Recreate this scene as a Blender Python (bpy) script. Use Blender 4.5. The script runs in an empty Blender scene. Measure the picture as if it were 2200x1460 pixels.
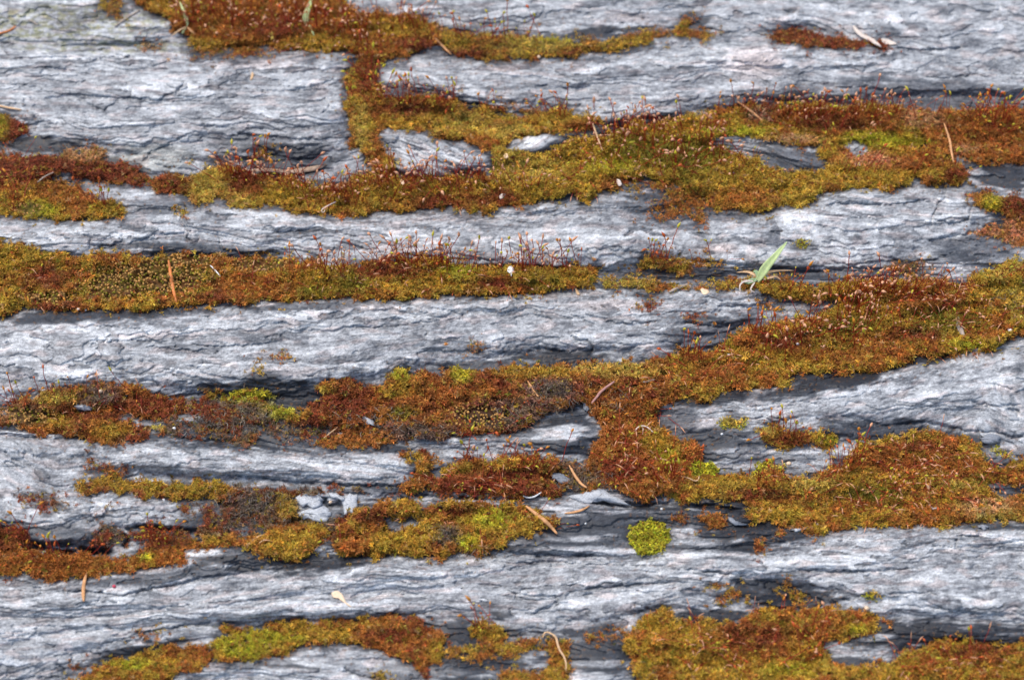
import bpy, math, random
import numpy as np
from mathutils import Vector, Matrix

random.seed(7)
RNG = np.random.default_rng(7)
scene = bpy.context.scene
col = scene.collection

# ------------------------------------------------------------------ camera, sky, sun, exposure
ELEV = math.radians(52)          # how steeply the camera looks down
DIST = 0.86                      # metres to the middle of the rock
FOC, SENS = 70.0, 36.0
cam_d = bpy.data.cameras.new('camera'); cam = bpy.data.objects.new('camera', cam_d); col.objects.link(cam)
CAM = np.array([0.0, -DIST*math.cos(ELEV), DIST*math.sin(ELEV)])
cam.location = CAM
cam.rotation_euler = (math.pi/2-ELEV, 0, 0)
cam_d.lens = FOC; cam_d.sensor_width = SENS; cam_d.sensor_fit = 'HORIZONTAL'
cam_d.clip_start = 0.01; cam_d.clip_end = 20
cam_d.dof.use_dof = True; cam_d.dof.focus_distance = DIST-0.012; cam_d.dof.aperture_fstop = 9.5
scene.camera = cam

SUN_EL, SUN_AZ = math.radians(62), math.radians(-50)   # azimuth from +Y, negative = towards -X
w = bpy.data.worlds.new('World'); scene.world = w; w.use_nodes = True
nt = w.node_tree; bg = nt.nodes['Background']
sky = nt.nodes.new('ShaderNodeTexSky'); sky.sky_type = 'NISHITA'; sky.sun_disc = False
sky.sun_elevation = SUN_EL; sky.sun_rotation = SUN_AZ; sky.dust_density = 2.5; sky.air_density = 1.0
nt.links.new(sky.outputs[0], bg.inputs[0]); bg.inputs[1].default_value = 0.15
sd = bpy.data.lights.new('sun', 'SUN'); sd.energy = 1.5; sd.angle = math.radians(26); sd.color = (1, 0.95, 0.88)
so = bpy.data.objects.new('sun', sd); col.objects.link(so)
dirv = Vector((math.sin(SUN_AZ)*math.cos(SUN_EL), math.cos(SUN_AZ)*math.cos(SUN_EL), math.sin(SUN_EL)))
so.rotation_euler = dirv.to_track_quat('Z', 'Y').to_euler()
scene.view_settings.view_transform = 'Standard'; scene.view_settings.look = 'None'
scene.view_settings.gamma = 1; scene.view_settings.use_curve_mapping = False
scene.view_settings.exposure = 0.60

# ------------------------------------------------------------------ plan coordinates <-> world
PX = 0.0002                      # one plan unit is 0.2 mm
FW = np.array([0, math.cos(ELEV), -math.sin(ELEV)]); RT = np.array([1., 0, 0]); UP = np.array([0, math.sin(ELEV), math.cos(ELEV)])
def at(u, v, z):
    """world point seen at plan position (u, v) at height z (arrays)"""
    u = np.asarray(u, float); v = np.asarray(v, float); z = np.asarray(z, float)
    k = SENS/FOC/2200
    dx = (u-1100)*k; dy = -(v-730)*k
    d = FW + dx[..., None]*RT + dy[..., None]*UP
    t = (z-CAM[2])/d[..., 2]
    return CAM + d*t[..., None]

def sm(a, b, x):
    t = np.clip((x-a)/(b-a), 0, 1); return t*t*(3-2*t)
def _h(ix, iy, s):
    n = (ix.astype(np.int64)*374761393 + iy.astype(np.int64)*668265263 + s*2246822519) & 0xffffffff
    n = ((n ^ (n >> 13))*1274126177) & 0xffffffff
    return (n ^ (n >> 16)) & 0xffff
def pn(x, y, s=0):
    xi = np.floor(x); yi = np.floor(y); fx = (x-xi).astype(np.float32); fy = (y-yi).astype(np.float32)
    ux = fx*fx*fx*(fx*(fx*6-15)+10); uy = fy*fy*fy*(fy*(fy*6-15)+10)
    def g(i, j):
        a = _h(xi+i, yi+j, s).astype(np.float32)*(2*math.pi/65536)
        return np.cos(a)*(fx-i)+np.sin(a)*(fy-j)
    return ((g(0, 0)*(1-ux)+g(1, 0)*ux)*(1-uy)+(g(0, 1)*(1-ux)+g(1, 1)*ux)*uy)*1.5
def fbm(x, y, o=3, s=0, g=.5):
    r = 0; a = 1; t = 0
    for i in range(o):
        r = r + a*pn(x, y, s+i*17); t += a; a *= g; x = x*2.03+5.1; y = y*2.03+1.7
    return r/t*1.3
def blur(a, r):
    def b1(a, ax):
        n = a.shape[ax]; p = [(0, 0), (0, 0)]; p[ax] = (r+1, r)
        c = np.cumsum(np.pad(a, p, mode='edge'), axis=ax, dtype=np.float64)
        hi = np.take(c, np.arange(2*r+1, 2*r+1+n), axis=ax); lo = np.take(c, np.arange(0, n), axis=ax)
        return (hi-lo)/(2*r+1)
    for _ in range(2): a = b1(b1(a, 0), 1)
    return a.astype(np.float32)

ui = np.arange(-220, 2421, 2.0); vi = np.arange(-160, 1621, 2.0)
ext = np.cumsum(np.linspace(4, 50, 26))
us = np.concatenate([(-220-ext)[::-1], ui, 2420+ext]); vs = np.concatenate([(-160-ext)[::-1], vi, 1620+ext])
U, V = np.meshgrid(us, vs); NV, NU = U.shape
IU, IV = len(ext), len(ext)
def samp(F, u, v):
    fu = np.clip((np.asarray(u, float)+220)/2+IU, 0, NU-2); fv = np.clip((np.asarray(v, float)+160)/2+IV, 0, NV-2)
    i = fu.astype(int); j = fv.astype(int); a = fu-i; b = fv-j
    return (F[j, i]*(1-a)+F[j, i+1]*a)*(1-b)+(F[j+1, i]*(1-a)+F[j+1, i+1]*a)*b
def near(F, u, v):
    return F[np.clip(((np.asarray(v)+160)/2+IV+.5).astype(int), 0, NV-1), np.clip(((np.asarray(u)+220)/2+IU+.5).astype(int), 0, NU-1)]

# direction of the rock's layers: curves across the picture
ku = [-900, 0, 400, 800, 1200, 1600, 2200, 3100]
rows = [[-900]*8, [20, 60, 60, 40, 20, 10, 0, -20], [130, 130, 130, 120, 135, 112, 150, 160], [290, 300, 300, 300, 300, 290, 300, 310],
 [510, 500, 490, 490, 470, 460, 480, 490], [530, 540, 555, 575, 575, 570, 560, 550], [690, 672, 655, 640, 625, 612, 605, 600],
 [890, 870, 845, 815, 780, 740, 650, 610], [910, 900, 888, 890, 890, 850, 750, 660], [940, 935, 960, 1000, 1005, 990, 965, 950],
 [1200, 1180, 1150, 1120, 1100, 1110, 1100, 1100], [1290, 1260, 1218, 1195, 1180, 1160, 1130, 1120], [1340, 1310, 1290, 1245, 1220, 1200, 1190, 1180],
 [1400, 1390, 1340, 1325, 1335, 1300, 1330, 1340], [1500, 1480, 1445, 1440, 1440, 1420, 1390, 1380], [2600]*8]
def gw_map():
    L = np.array([np.interp(us, ku, r) for r in rows]); wk = L.mean(axis=1)*0+np.array([np.mean(r) for r in rows])
    L = np.array([np.convolve(np.pad(l, 60, mode='edge'), np.ones(121)/121, 'valid') for l in L])
    W = np.empty_like(U)
    for j in range(NU): W[:, j] = np.interp(vs, L[:, j], wk)
    return W
GW = gw_map(); GU = U.copy()
# swirls round the knots
for cx, cy, rx, ry, a in [(930, 330, 150, 60, .55), (1680, 340, 130, 45, .4), (1160, 305, 100, 25, -.35), (60, 1010, 120, 60, .3), (2150, 900, 80, 40, .5), (1510, 1275, 60, 25, .4)]:
    q = np.exp(-(((U-cx)/rx)**2+((V-cy)/ry)**2)); GW = GW - a*(U-cx)*q; GU = GU + a*(V-cy)*q
wx = fbm(U/150, V/90, 3, 3)*16; GW = GW + wx*.5

# ------------------------------------------------------------------ moss mats: outlines on the plan
# name-key: (polygon, density, height in plan units, base colours)
L_, O_, R_, D_, T_, G_, P_, X_, Y_ = range(9)
MATS = []
GAPPY = dict(M16=.26, M17=.3, M19=.2, M22=.26, M23=.24, M23r=.25, M18=.18, M18r=.12, M18l=.18, M24r=.2, M24=.14, M21=.2, M25=.2, M24u=.2, M20=.15, M25r=.12, M26=.15, M26b=.1, M27x=.1, M27=.20, M27r=.16, M1r=.08, M16d=.06, M9=.12, M10=.08, M26c=.2, M7=.05, M15l=.08, M13=.06, M6p=.06, M6r=.1, M6q=.12, M1=.05)
def mat(key, poly, dens=1.0, ht=16, cols=(R_, O_), label=None, name='moss_mat'):
    MATS.append(dict(key=key, poly=poly, dens=dens, ht=ht, cols=cols, label=label, name=name))
mat('M1', [(240,-170),(282,0),(322,22),(365,38),(375,66),(412,75),(415,97),(450,103),(505,98),(570,97),(620,106),(700,110),(770,112),(800,132),(835,132),(870,115),(935,100),(950,80),(945,58),(905,42),(860,38),(810,30),(770,28),(745,15),(730,5),(700,-30),(690,-170)], 1, 20, (R_, R_), 'thick rust-red moss mat across the top edge with two small grass blades in it')
mat('M1r', [(935,100),(972,108),(985,122),(1015,127),(1100,127),(1200,122),(1270,116),(1358,110),(1400,92),(1470,77),(1530,82),(1562,80),(1560,70),(1500,66),(1470,60),(1425,68),(1370,70),(1315,85),(1285,90),(1235,82),(1130,72),(1030,72),(970,70),(945,58)], 1, 12, (O_, R_), 'olive moss strip tapering to the right below the topmost grey ledge')
mat('M1b', [(481,124),(505,108),(555,104),(602,111),(598,118),(540,121),(488,128)], .9, 8, (D_, R_), 'small flat red-brown moss patch below the thick top mat')
mat('M1c', [(213,5),(225,-60),(262,-60),(262,45),(232,42),(218,25)], .6, 8, (R_, O_), 'small rusty moss tuft beside the grey twig at the top edge')
mat('M1d', [(299,95),(320,85),(353,98),(353,110),(310,111)], .6, 8, (R_, T_), 'little rust tuft alone on pale rock near the top left')
mat('M1e', [(395,100),(440,100),(500,108),(490,125),(430,130),(398,135),(400,115)], .35, 6, (R_, X_), 'thin brownish moss crumbs under the left end of the top mat')
mat('M2', [(1448,60),(1465,30),(1485,28),(1500,40),(1490,58),(1470,62)], .8, 10, (O_, R_), 'small orange and olive moss tuft in a dark notch at the top')
mat('M3', [(1620,66),(1662,77),(1675,67),(1702,62),(1739,64),(1756,70),(1780,79),(1837,81),(1880,91),(1924,104),(1955,113),(1925,111),(1880,106),(1830,107),(1790,101),(1739,101),(1709,92),(1668,88),(1648,84)], 1, 14, (D_, D_), 'slim red-brown moss streak beside the dry leaf scrap at the upper right')
mat('M5', [(797,202),(824,218),(875,208),(905,202),(965,215),(1006,232),(1060,237),(1061,256),(1083,257),(1113,259),(1144,256),(1164,242),(1208,235),(1228,242),(1255,256),(1302,250),(1298,256),(1268,266),(1258,283),(1231,279),(1208,279),(1147,289),(1107,296),(1076,313),(1080,335),(1056,333),(1040,323),(1016,313),(992,296),(965,296),(938,293),(918,279),(875,277),(817,277),(804,293)], 1, 20, (O_, R_), 'arched olive moss mat curving over the eye-shaped rock knot')
mat('M5b', [(1063,225),(1105,226),(1160,232),(1160,243),(1120,241),(1100,237),(1063,240)], .8, 7, (R_, T_), 'thin orange moss strip just above the arched olive mat')
mat('M4', [(770,128),(760,150),(735,172),(738,182),(752,190),(748,215),(742,240),(755,262),(757,290),(748,310),(775,325),(790,345),(800,365),(835,380),(850,372),(835,345),(825,325),(812,300),(808,285),(812,275),(828,215),(818,190),(805,160),(815,128)], 1, 15, (R_, O_), 'narrow upright moss column joining the top mat to the middle one')
mat('M7', [(336,410),(323,400),(333,383),(393,370),(404,390),(427,373),(451,363),(498,357),(515,363),(525,373),(558,373),(605,380),(646,387),(666,393),(706,403),(740,397),(750,387),(770,380),(817,377),(848,380),(891,383),(932,383),(985,380),(1039,380),(1063,384),(1090,410),(1117,441),(1066,451),(1016,457),(992,451),(949,444),(915,447),(865,454),(811,447),(787,461),(764,467),(730,471),(713,464),(669,457),(632,454),(605,437),(568,437),(538,447),(525,454),(498,441),(484,424),(447,430),(427,441),(407,424),(400,417),(356,417)], 1, 18, (R_, O_), 'long moss band below the eye-shaped knot, yellow-green at its left end')
mat('M6', [(1080,330),(1117,325),(1144,330),(1177,323),(1200,313),(1255,296),(1319,292),(1345,275),(1370,262),(1400,268),(1440,262),(1470,250),(1517,249),(1520,275),(1512,295),(1540,316),(1574,326),(1615,340),(1638,357),(1662,373),(1700,385),(1756,414),(1746,434),(1689,440),(1635,451),(1611,457),(1581,447),(1534,434),(1500,410),(1470,383),(1420,390),(1386,377),(1346,383),(1322,404),(1282,414),(1265,434),(1228,420),(1194,424),(1150,430),(1117,441),(1085,410),(1060,384),(1063,372),(1058,350),(1056,331)], 1, 22, (O_, O_), 'broad green-gold moss mat in the upper middle full of red stalks')
mat('M6r', [(1517,249),(1527,235),(1560,232),(1621,222),(1650,228),(1695,233),(1716,224),(1760,224),(1797,232),(1847,225),(1897,232),(1940,228),(1965,235),(1985,300),(1970,325),(1935,318),(1895,318),(1877,322),(1864,310),(1817,306),(1770,303),(1746,313),(1716,316),(1682,306),(1648,303),(1611,291),(1560,291),(1527,296),(1512,295)], 1, 18, (R_, O_), 'rusty moss mat with a lime green front, above the dark slanted knot')
mat('M6q', [(1965,235),(2032,235),(2075,242),(2110,234),(2150,229),(2200,229),(2430,225),(2430,350),(2200,350),(2166,353),(2099,350),(2092,340),(2052,333),(2010,322),(1985,300)], 1, 16, (R_, R_), 'rust moss mat running off the right edge behind an upright needle')
mat('M6p', [(1662,373),(1695,373),(1729,367),(1763,370),(1793,355),(1765,335),(1760,322),(1770,313),(1790,315),(1823,336),(1855,335),(1877,325),(1895,316),(1935,316),(1970,323),(2010,322),(2045,345),(2075,370),(2072,397),(2032,390),(1995,394),(1961,377),(1961,394),(1920,404),(1864,407),(1817,400),(1795,404),(1756,414),(1700,400)], 1, 20, (O_, R_), 'rounded orange-gold moss cushions in front of the dark slanted knot')
mat('S1', [(1300,408),(1350,395),(1420,395),(1480,395),(1540,440),(1580,458),(1540,458),(1500,440),(1450,425),(1400,410),(1340,412)], .5, 7, (R_, O_), 'ragged thin moss fringe on dark rock below the broad green mat')
mat('S2', [(1385,452),(1420,420),(1470,410),(1535,425),(1530,450),(1535,470),(1500,478),(1450,475),(1410,480),(1385,470)], .55, 7, (R_, R_), 'thin orange moss crumbs in a loose patch below the ragged fringe')
mat('M8', [(-160,245),(0,249),(20,252),(44,256),(64,282),(57,296),(20,298),(-160,300)], 1, 14, (D_, D_), 'small red moss cushion with a lime side at the left edge')
mat('M9', [(-200,330),(0,333),(80,333),(100,337),(121,330),(151,323),(195,313),(228,326),(215,340),(235,350),(290,360),(326,387),(322,395),(286,400),(260,400),(208,393),(168,387),(135,372),(100,375),(85,392),(0,397),(-200,397)], .95, 13, (D_, R_), 'dark red moss mat at the left edge topped with tan dry shoots')
mat('M10', [(-200,397),(0,397),(85,392),(110,395),(150,395),(175,410),(200,425),(240,435),(270,452),(283,462),(262,468),(215,468),(170,475),(120,470),(60,468),(20,462),(-200,465)], 1, 16, (R_, O_), 'rust moss mat with a lime front below the dark red left one')
mat('M10b', [(360,442),(385,445),(412,465),(400,472),(380,460)], .5, 6, (R_, O_), 'tiny rust moss tuft among cracked pale plates, left')
mat('M11', [(2079,407),(2116,410),(2150,424),(2183,424),(2400,435),(2400,460),(2163,461),(2133,451),(2099,447),(2082,427)], 1, 14, (R_, D_), 'moss cushion at the right edge, lime in the middle and red beyond')
mat('M12', [(2072,503),(2099,493),(2133,485),(2170,470),(2400,465),(2400,525),(2180,527),(2163,510),(2116,507),(2086,507)], .8, 10, (R_, P_), 'flat orange moss patch at the right edge under the lime and red cushion')
mat('M13', [(-200,525),(0,525),(34,527),(67,534),(101,542),(145,551),(161,557),(188,554),(215,547),(256,551),(303,554),(336,551),(380,551),(420,547),(454,551),(505,554),(572,554),(622,557),(646,564),(640,600),(656,645),(585,646),(521,651),(471,650),(434,655),(404,653),(353,658),(303,665),(252,665),(185,667),(135,665),(84,663),(44,658),(20,672),(0,677),(-200,680)], 1, 20, (R_, O_), 'long moss band at the left covered in gold bead-like buds')
mat('M13r', [(646,564),(673,567),(706,574),(740,571),(797,567),(841,564),(881,559),(932,557),(982,567),(1006,576),(1066,577),(1117,574),(1167,577),(1218,579),(1251,576),(1285,579),(1282,594),(1275,611),(1241,618),(1214,618),(1177,624),(1124,635),(1093,631),(1050,630),(1016,635),(965,633),(898,638),(841,643),(774,641),(730,638),(656,645),(640,600)], 1, 20, (O_, R_), 'straight olive moss band across the centre with a row of red stalks')
mat('M14', [(1285,618),(1295,601),(1322,594),(1346,598),(1362,604),(1369,594),(1393,598),(1420,608),(1453,606),(1490,608),(1521,601),(1561,604),(1588,594),(1620,600),(1662,604),(1695,601),(1729,614),(1753,618),(1769,608),(1800,611),(1817,645),(1763,645),(1739,648),(1695,641),(1662,638),(1652,631),(1621,625),(1561,621),(1527,620),(1494,625),(1470,623),(1420,625),(1362,619),(1322,619)], 1, 11, (O_, R_), 'thin olive moss strip under the green grass seedling')
mat('M14b', [(1288,588),(1322,577),(1352,574),(1386,557),(1430,550),(1470,557),(1490,557),(1527,562),(1578,567),(1595,574),(1595,578),(1561,577),(1510,574),(1480,584),(1420,582),(1369,579),(1346,577),(1309,584)], .95, 9, (R_, O_), 'low orange moss strip along a crack left of the seedling')
mat('M15', [(1800,611),(1817,614),(1830,604),(1864,608),(1914,604),(1948,614),(1991,608),(2032,608),(2062,618),(2082,608),(2099,591),(2120,600),(2140,650),(2200,690),(2430,690),(2430,712),(2200,722),(2173,719),(2153,736),(2126,751),(2099,742),(2059,756),(2025,766),(1985,756),(1958,749),(1975,766),(1948,776),(1921,786),(1864,799),(1813,796),(1763,799),(1712,799),(1700,770),(1695,692),(1729,678),(1763,678),(1783,672),(1817,645)], 1, 24, (O_, R_), 'big moss mat at the right thick with tangled pale and red stalks')
mat('M15y', [(2099,591),(2129,581),(2153,577),(2170,561),(2200,562),(2430,560),(2430,690),(2200,690),(2140,650),(2120,600)], .95, 22, (Y_, O_), 'yellow-tipped feathery moss clump at the right edge')
mat('M15l', [(1695,692),(1662,695),(1642,705),(1605,705),(1584,709),(1591,725),(1561,732),(1545,745),(1527,756),(1504,759),(1477,759),(1460,756),(1436,762),(1440,800),(1456,857),(1480,853),(1514,858),(1541,847),(1571,840),(1618,836),(1645,826),(1682,833),(1695,823),(1712,799),(1700,770)], 1, 18, (R_, O_), 'slanting rust moss mat leading down-left from the big stalky mat')
mat('M14c', [(1632,655),(1650,640),(1660,645),(1652,665),(1640,668)], .8, 7, (O_, R_), 'tiny olive moss tuft in a nick below the grass seedling')
mat('M16', [(1436,762),(1393,776),(1352,779),(1285,779),(1251,784),(1224,781),(1184,783),(1150,789),(1110,784),(1066,786),(1050,794),(1033,796),(986,791),(949,799),(918,803),(881,799),(861,793),(841,803),(848,813),(831,820),(804,830),(774,833),(757,820),(740,810),(720,813),(710,826),(686,826),(683,836),(693,853),(680,870),(639,887),(646,907),(690,910),(740,917),(774,920),(848,925),(865,944),(891,947),(918,951),(945,941),(982,937),(1009,936),(1050,931),(1100,927),(1127,917),(1137,910),(1167,897),(1174,884),(1218,877),(1251,884),(1268,887),(1300,870),(1400,860),(1456,857),(1440,800)], 1, 24, (R_, D_), 'large ragged brown moss mat in the centre with dead grey stems showing')
mat('M16d', [(1268,887),(1292,900),(1298,927),(1292,944),(1275,961),(1268,978),(1268,990),(1285,1010),(1302,1037),(1335,1057),(1362,1067),(1386,1074),(1420,1071),(1436,1050),(1470,1040),(1500,994),(1504,973),(1514,961),(1487,951),(1460,960),(1443,941),(1436,931),(1403,907),(1399,887),(1416,877),(1456,857),(1400,860),(1300,870)], 1, 20, (R_, R_), 'upright rust moss block with a lime spot, below the ragged brown mat')
mat('M16e', [(340,893),(400,900),(520,918),(640,905),(740,920),(700,945),(560,950),(400,945),(360,930)], .45, 6, (X_, D_), 'grey-brown moss litter on dark slate between two left mats')
mat('M21b', [(1185,1000),(1290,985),(1310,1040),(1290,1062),(1235,1052),(1200,1040)], .55, 9, (X_, R_), 'broken grey-brown moss bits between the tan needle and the rust block')
mat('M22b', [(625,1100),(700,1118),(740,1100),(760,1130),(730,1165),(700,1150),(650,1140)], .55, 9, (D_, X_), 'dark moss bits around the feet of the stone chips')
mat('M23v', [(350,1085),(480,1085),(530,1110),(560,1150),(480,1150),(420,1110)], .45, 8, (D_, X_), 'dark tangled moss bits under the thin band above the hollow')
mat('M17', [(393,870),(420,855),(434,830),(450,835),(505,838),(535,830),(575,838),(592,838),(580,852),(590,855),(600,870),(620,880),(640,885),(650,900),(630,912),(600,900),(570,905),(540,915),(520,905),(500,920),(470,915),(440,905),(410,895)], .75, 15, (D_, X_), 'loose moss patch with a lime green crest over grey dead roots')
mat('M19', [(-200,870),(0,877),(20,873),(44,857),(84,850),(111,840),(141,836),(175,830),(208,823),(235,820),(279,830),(303,826),(320,843),(363,853),(397,853),(397,884),(370,895),(330,893),(353,924),(356,934),(320,944),(286,951),(235,951),(215,954),(188,944),(141,931),(118,934),(98,942),(67,927),(34,917),(0,919),(-200,920)], 1, 16, (R_, D_), 'spotted rust moss mat at the left holding a small round shell')
mat('M20', [(655,955),(680,948),(710,940),(735,925),(760,912),(800,915),(830,925),(850,940),(845,955),(820,965),(780,967),(740,962),(700,962)], .95, 11, (R_, R_), 'low rust moss patch under the left half of the ragged brown mat')
mat('M20b', [(505,940),(530,935),(543,950),(535,968),(512,965)], .7, 7, (D_, X_), 'dark little moss tuft on the rock between two ledges, left')
mat('M21', [(855,975),(870,968),(905,975),(930,985),(965,1000),(1000,990),(1070,985),(1080,980),(1130,980),(1190,985),(1200,995),(1190,1010),(1180,1020),(1190,1045),(1230,1050),(1210,1070),(1180,1065),(1150,1055),(1130,1065),(1105,1072),(1080,1065),(1040,1068),(1000,1060),(960,1058),(930,1050),(900,1060),(880,1060),(855,1050),(870,1040),(890,1030),(897,1010),(893,995),(870,985)], 1, 19, (R_, D_), 'rust moss mat hugging the rounded tip of the long pale ledge')
mat('M22', [(745,1093),(760,1095),(790,1090),(830,1075),(870,1070),(900,1080),(930,1090),(960,1075),(1000,1075),(1030,1085),(1060,1085),(1100,1082),(1140,1090),(1180,1110),(1195,1130),(1150,1140),(1130,1155),(1100,1160),(1075,1175),(1050,1180),(1030,1195),(985,1190),(950,1200),(930,1205),(900,1195),(850,1195),(815,1200),(780,1195),(740,1195),(720,1180),(725,1140),(740,1125)], .97, 20, (R_, O_), 'olive and rust moss mat left of the needle lying on the slate shelf')
mat('M23', [(161,1037),(188,1026),(219,1024),(235,1034),(289,1026),(336,1031),(387,1034),(437,1029),(498,1037),(488,1081),(454,1068),(404,1074),(353,1071),(303,1078),(296,1064),(262,1061),(219,1057),(182,1071),(161,1051)], .95, 13, (D_, O_), 'thin dark moss band beneath the long pale ledge on the left')
mat('M23r', [(498,1037),(538,1047),(639,1050),(740,1047),(860,1045),(860,1058),(740,1058),(645,1061),(632,1105),(629,1115),(605,1131),(572,1138),(555,1121),(525,1098),(488,1081)], .8, 16, (X_, D_), 'tangled grey-brown moss mass left of the white stone chips')
mat('M23u', [(182,990),(190,983),(208,993),(235,1004),(262,1014),(286,1020),(235,1017),(200,1014),(180,1007)], .7, 7, (D_, R_), 'crumbly red-brown moss tuft above the thin dark band, left')
mat('M23s', [(27,1070),(50,1062),(80,1068),(130,1062),(135,1085),(100,1098),(60,1090),(30,1088)], .45, 6, (D_, X_), 'sparse dark moss crumbs on pale rock near the left edge')
mat('M23t', [(205,1075),(250,1082),(255,1092),(225,1095)], .5, 6, (D_, X_), 'few dark moss crumbs just below the thin dark band')
mat('M24u', [(-200,1120),(0,1122),(30,1130),(60,1140),(75,1165),(34,1178),(-200,1180)], .9, 12, (D_, D_), 'dark red moss at the left edge above a black hollow')
mat('M24', [(-200,1180),(0,1185),(34,1179),(94,1179),(118,1189),(151,1189),(188,1185),(215,1199),(262,1202),(296,1195),(330,1185),(380,1175),(420,1168),(447,1158),(488,1148),(525,1155),(525,1175),(481,1172),(430,1178),(390,1185),(404,1202),(363,1212),(336,1215),(296,1222),(262,1232),(229,1239),(185,1235),(141,1246),(111,1249),(67,1232),(34,1239),(0,1239),(-200,1240)], 1, 16, (R_, R_), 'rust moss band at the lower left with one small lime spot')
mat('M24r', [(525,1155),(552,1152),(565,1145),(612,1131),(656,1123),(700,1131),(710,1145),(700,1172),(676,1178),(666,1202),(646,1212),(622,1202),(578,1202),(555,1185),(525,1175)], 1, 17, (R_, O_), 'olive-brown moss mound below the white stone chips')
mat('M24c', [(195,1145),(235,1130),(265,1138),(270,1165),(230,1178),(200,1165)], .9, 10, (D_, X_), 'brown moss clump hanging over the black hollow')
mat('M24d', [(265,1140),(300,1135),(340,1135),(400,1142),(430,1152),(400,1170),(330,1172),(280,1165)], .6, 8, (D_, D_), 'dark red moss growing inside the shadowed hollow, lower left')
mat('M24e', [(415,1150),(440,1120),(480,1105),(500,1120),(490,1145),(450,1155)], .7, 9, (D_, X_), 'dark moss tuft left of the white stone chips beside the hollow')
mat('M25', [(120,1480),(178,1448),(232,1414),(260,1418),(347,1387),(397,1387),(464,1377),(505,1362),(468,1352),(468,1340),(485,1338),(518,1353),(565,1343),(599,1337),(626,1328),(659,1333),(700,1330),(740,1333),(780,1327),(800,1332),(780,1390),(767,1387),(750,1380),(730,1374),(706,1380),(656,1384),(629,1394),(626,1407),(589,1404),(555,1421),(505,1421),(454,1421),(430,1441),(380,1451),(340,1490),(120,1600)], .95, 13, (R_, O_), 'moss band climbing from the bottom left edge with lime green patches')
mat('M25r', [(800,1332),(831,1330),(898,1328),(918,1345),(955,1350),(949,1384),(962,1394),(952,1417),(918,1414),(912,1431),(925,1441),(922,1480),(908,1441),(891,1424),(858,1411),(831,1397),(811,1387),(784,1390)], 1, 18, (D_, R_), 'dense brick-red moss wedge pointing down at the bottom, left of centre')
mat('M25b', [(138,1428),(150,1423),(168,1430),(165,1440),(145,1438)], .7, 7, (R_, D_), 'tiny rust tuft on grey rock at the bottom left')
mat('M25c', [(276,1365),(320,1358),(370,1350),(400,1345),(400,1352),(350,1362),(310,1372)], .5, 6, (R_, O_), 'thin moss line in a groove at the bottom left')
mat('M25d', [(795,1440),(830,1437),(832,1480),(800,1480)], .7, 7, (O_, X_), 'small olive tuft at the bottom edge beside the brick-red wedge')
mat('M26', [(1009,1345),(1030,1337),(1070,1340),(1093,1350),(1085,1370),(1060,1385),(1030,1380),(1012,1365)], .9, 11, (R_, O_), 'small moss tuft with a few stalks at the bottom centre')
mat('M26b', [(955,1400),(1000,1388),(1050,1385),(1090,1375),(1130,1365),(1170,1372),(1160,1390),(1130,1405),(1100,1415),(1040,1420),(990,1420),(960,1412)], .6, 7, (O_, R_), 'flat thin olive moss smear at the bottom centre')
mat('M26c', [(1160,1375),(1200,1365),(1225,1380),(1215,1400),(1228,1420),(1225,1600),(1180,1600),(1068,1580),(1068,1435),(1090,1430),(1150,1440),(1172,1445),(1170,1430),(1175,1400)], .85, 10, (R_, O_), 'moss strip with a pale root lying on it at the bottom')
mat('M26d', [(1235,1365),(1290,1350),(1340,1355),(1350,1375),(1300,1380),(1260,1375)], .45, 6, (R_, R_), 'scant orange moss film left of the big bottom right mat')
mat('M27', [(1389,1320),(1416,1313),(1436,1320),(1446,1333),(1470,1340),(1494,1330),(1527,1333),(1541,1350),(1571,1333),(1608,1320),(1642,1306),(1690,1306),(1739,1310),(1780,1310),(1800,1303),(1830,1313),(1857,1316),(1887,1327),(1907,1337),(1884,1343),(1880,1357),(1857,1370),(1830,1374),(1783,1370),(1769,1387),(1763,1404),(1790,1430),(1830,1434),(1820,1620),(1366,1620),(1366,1441),(1359,1407),(1345,1394),(1340,1370),(1365,1360),(1372,1340)], 1, 19, (O_, R_), 'wide olive and russet moss mat in the bottom right part')
mat('M27r', [(1830,1434),(1864,1431),(1914,1421),(1951,1397),(1985,1390),(2018,1384),(2032,1374),(2065,1377),(2099,1380),(2150,1384),(2177,1377),(2200,1380),(2430,1380),(2430,1620),(1820,1620)], 1, 16, (R_, O_), 'rust moss mat filling the bottom right corner')
mat('M27s', [(1507,1255),(1550,1250),(1580,1262),(1588,1275),(1575,1292),(1540,1298),(1525,1305),(1545,1285),(1565,1270),(1520,1262)], .6, 7, (O_, R_), 'thin hook of orange moss round the end of a pale rock lens')
mat('M27t', [(1665,1253),(1690,1255),(1720,1268),(1735,1290),(1738,1308),(1700,1300),(1680,1285),(1705,1272)], .5, 7, (R_, O_), 'loose rusty moss crumbs behind the wide bottom right mat')
mat('M18', [(1436,1050),(1470,1040),(1500,1025),(1547,1024),(1561,1014),(1595,1017),(1621,1014),(1682,1010),(1695,1020),(1736,1027),(1763,1020),(1796,1000),(1800,1060),(1740,1080),(1700,1090),(1640,1090),(1595,1088),(1588,1071),(1544,1068),(1494,1078),(1460,1086)], 1, 15, (O_, R_), 'olive moss band just behind a dark slate slit, right of centre')
mat('M18r', [(1796,1000),(1823,987),(1830,970),(1840,954),(1880,950),(1931,934),(1981,927),(2032,937),(2082,941),(2099,954),(2092,975),(2116,990),(2153,1004),(2200,990),(2430,990),(2430,1035),(2260,1040),(2150,1035),(2119,1031),(2082,1041),(2050,1060),(1990,1080),(1900,1090),(1800,1060)], 1, 15, (R_, O_), 'big russet moss mat at the lower right tangled with dry stalks')
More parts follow.
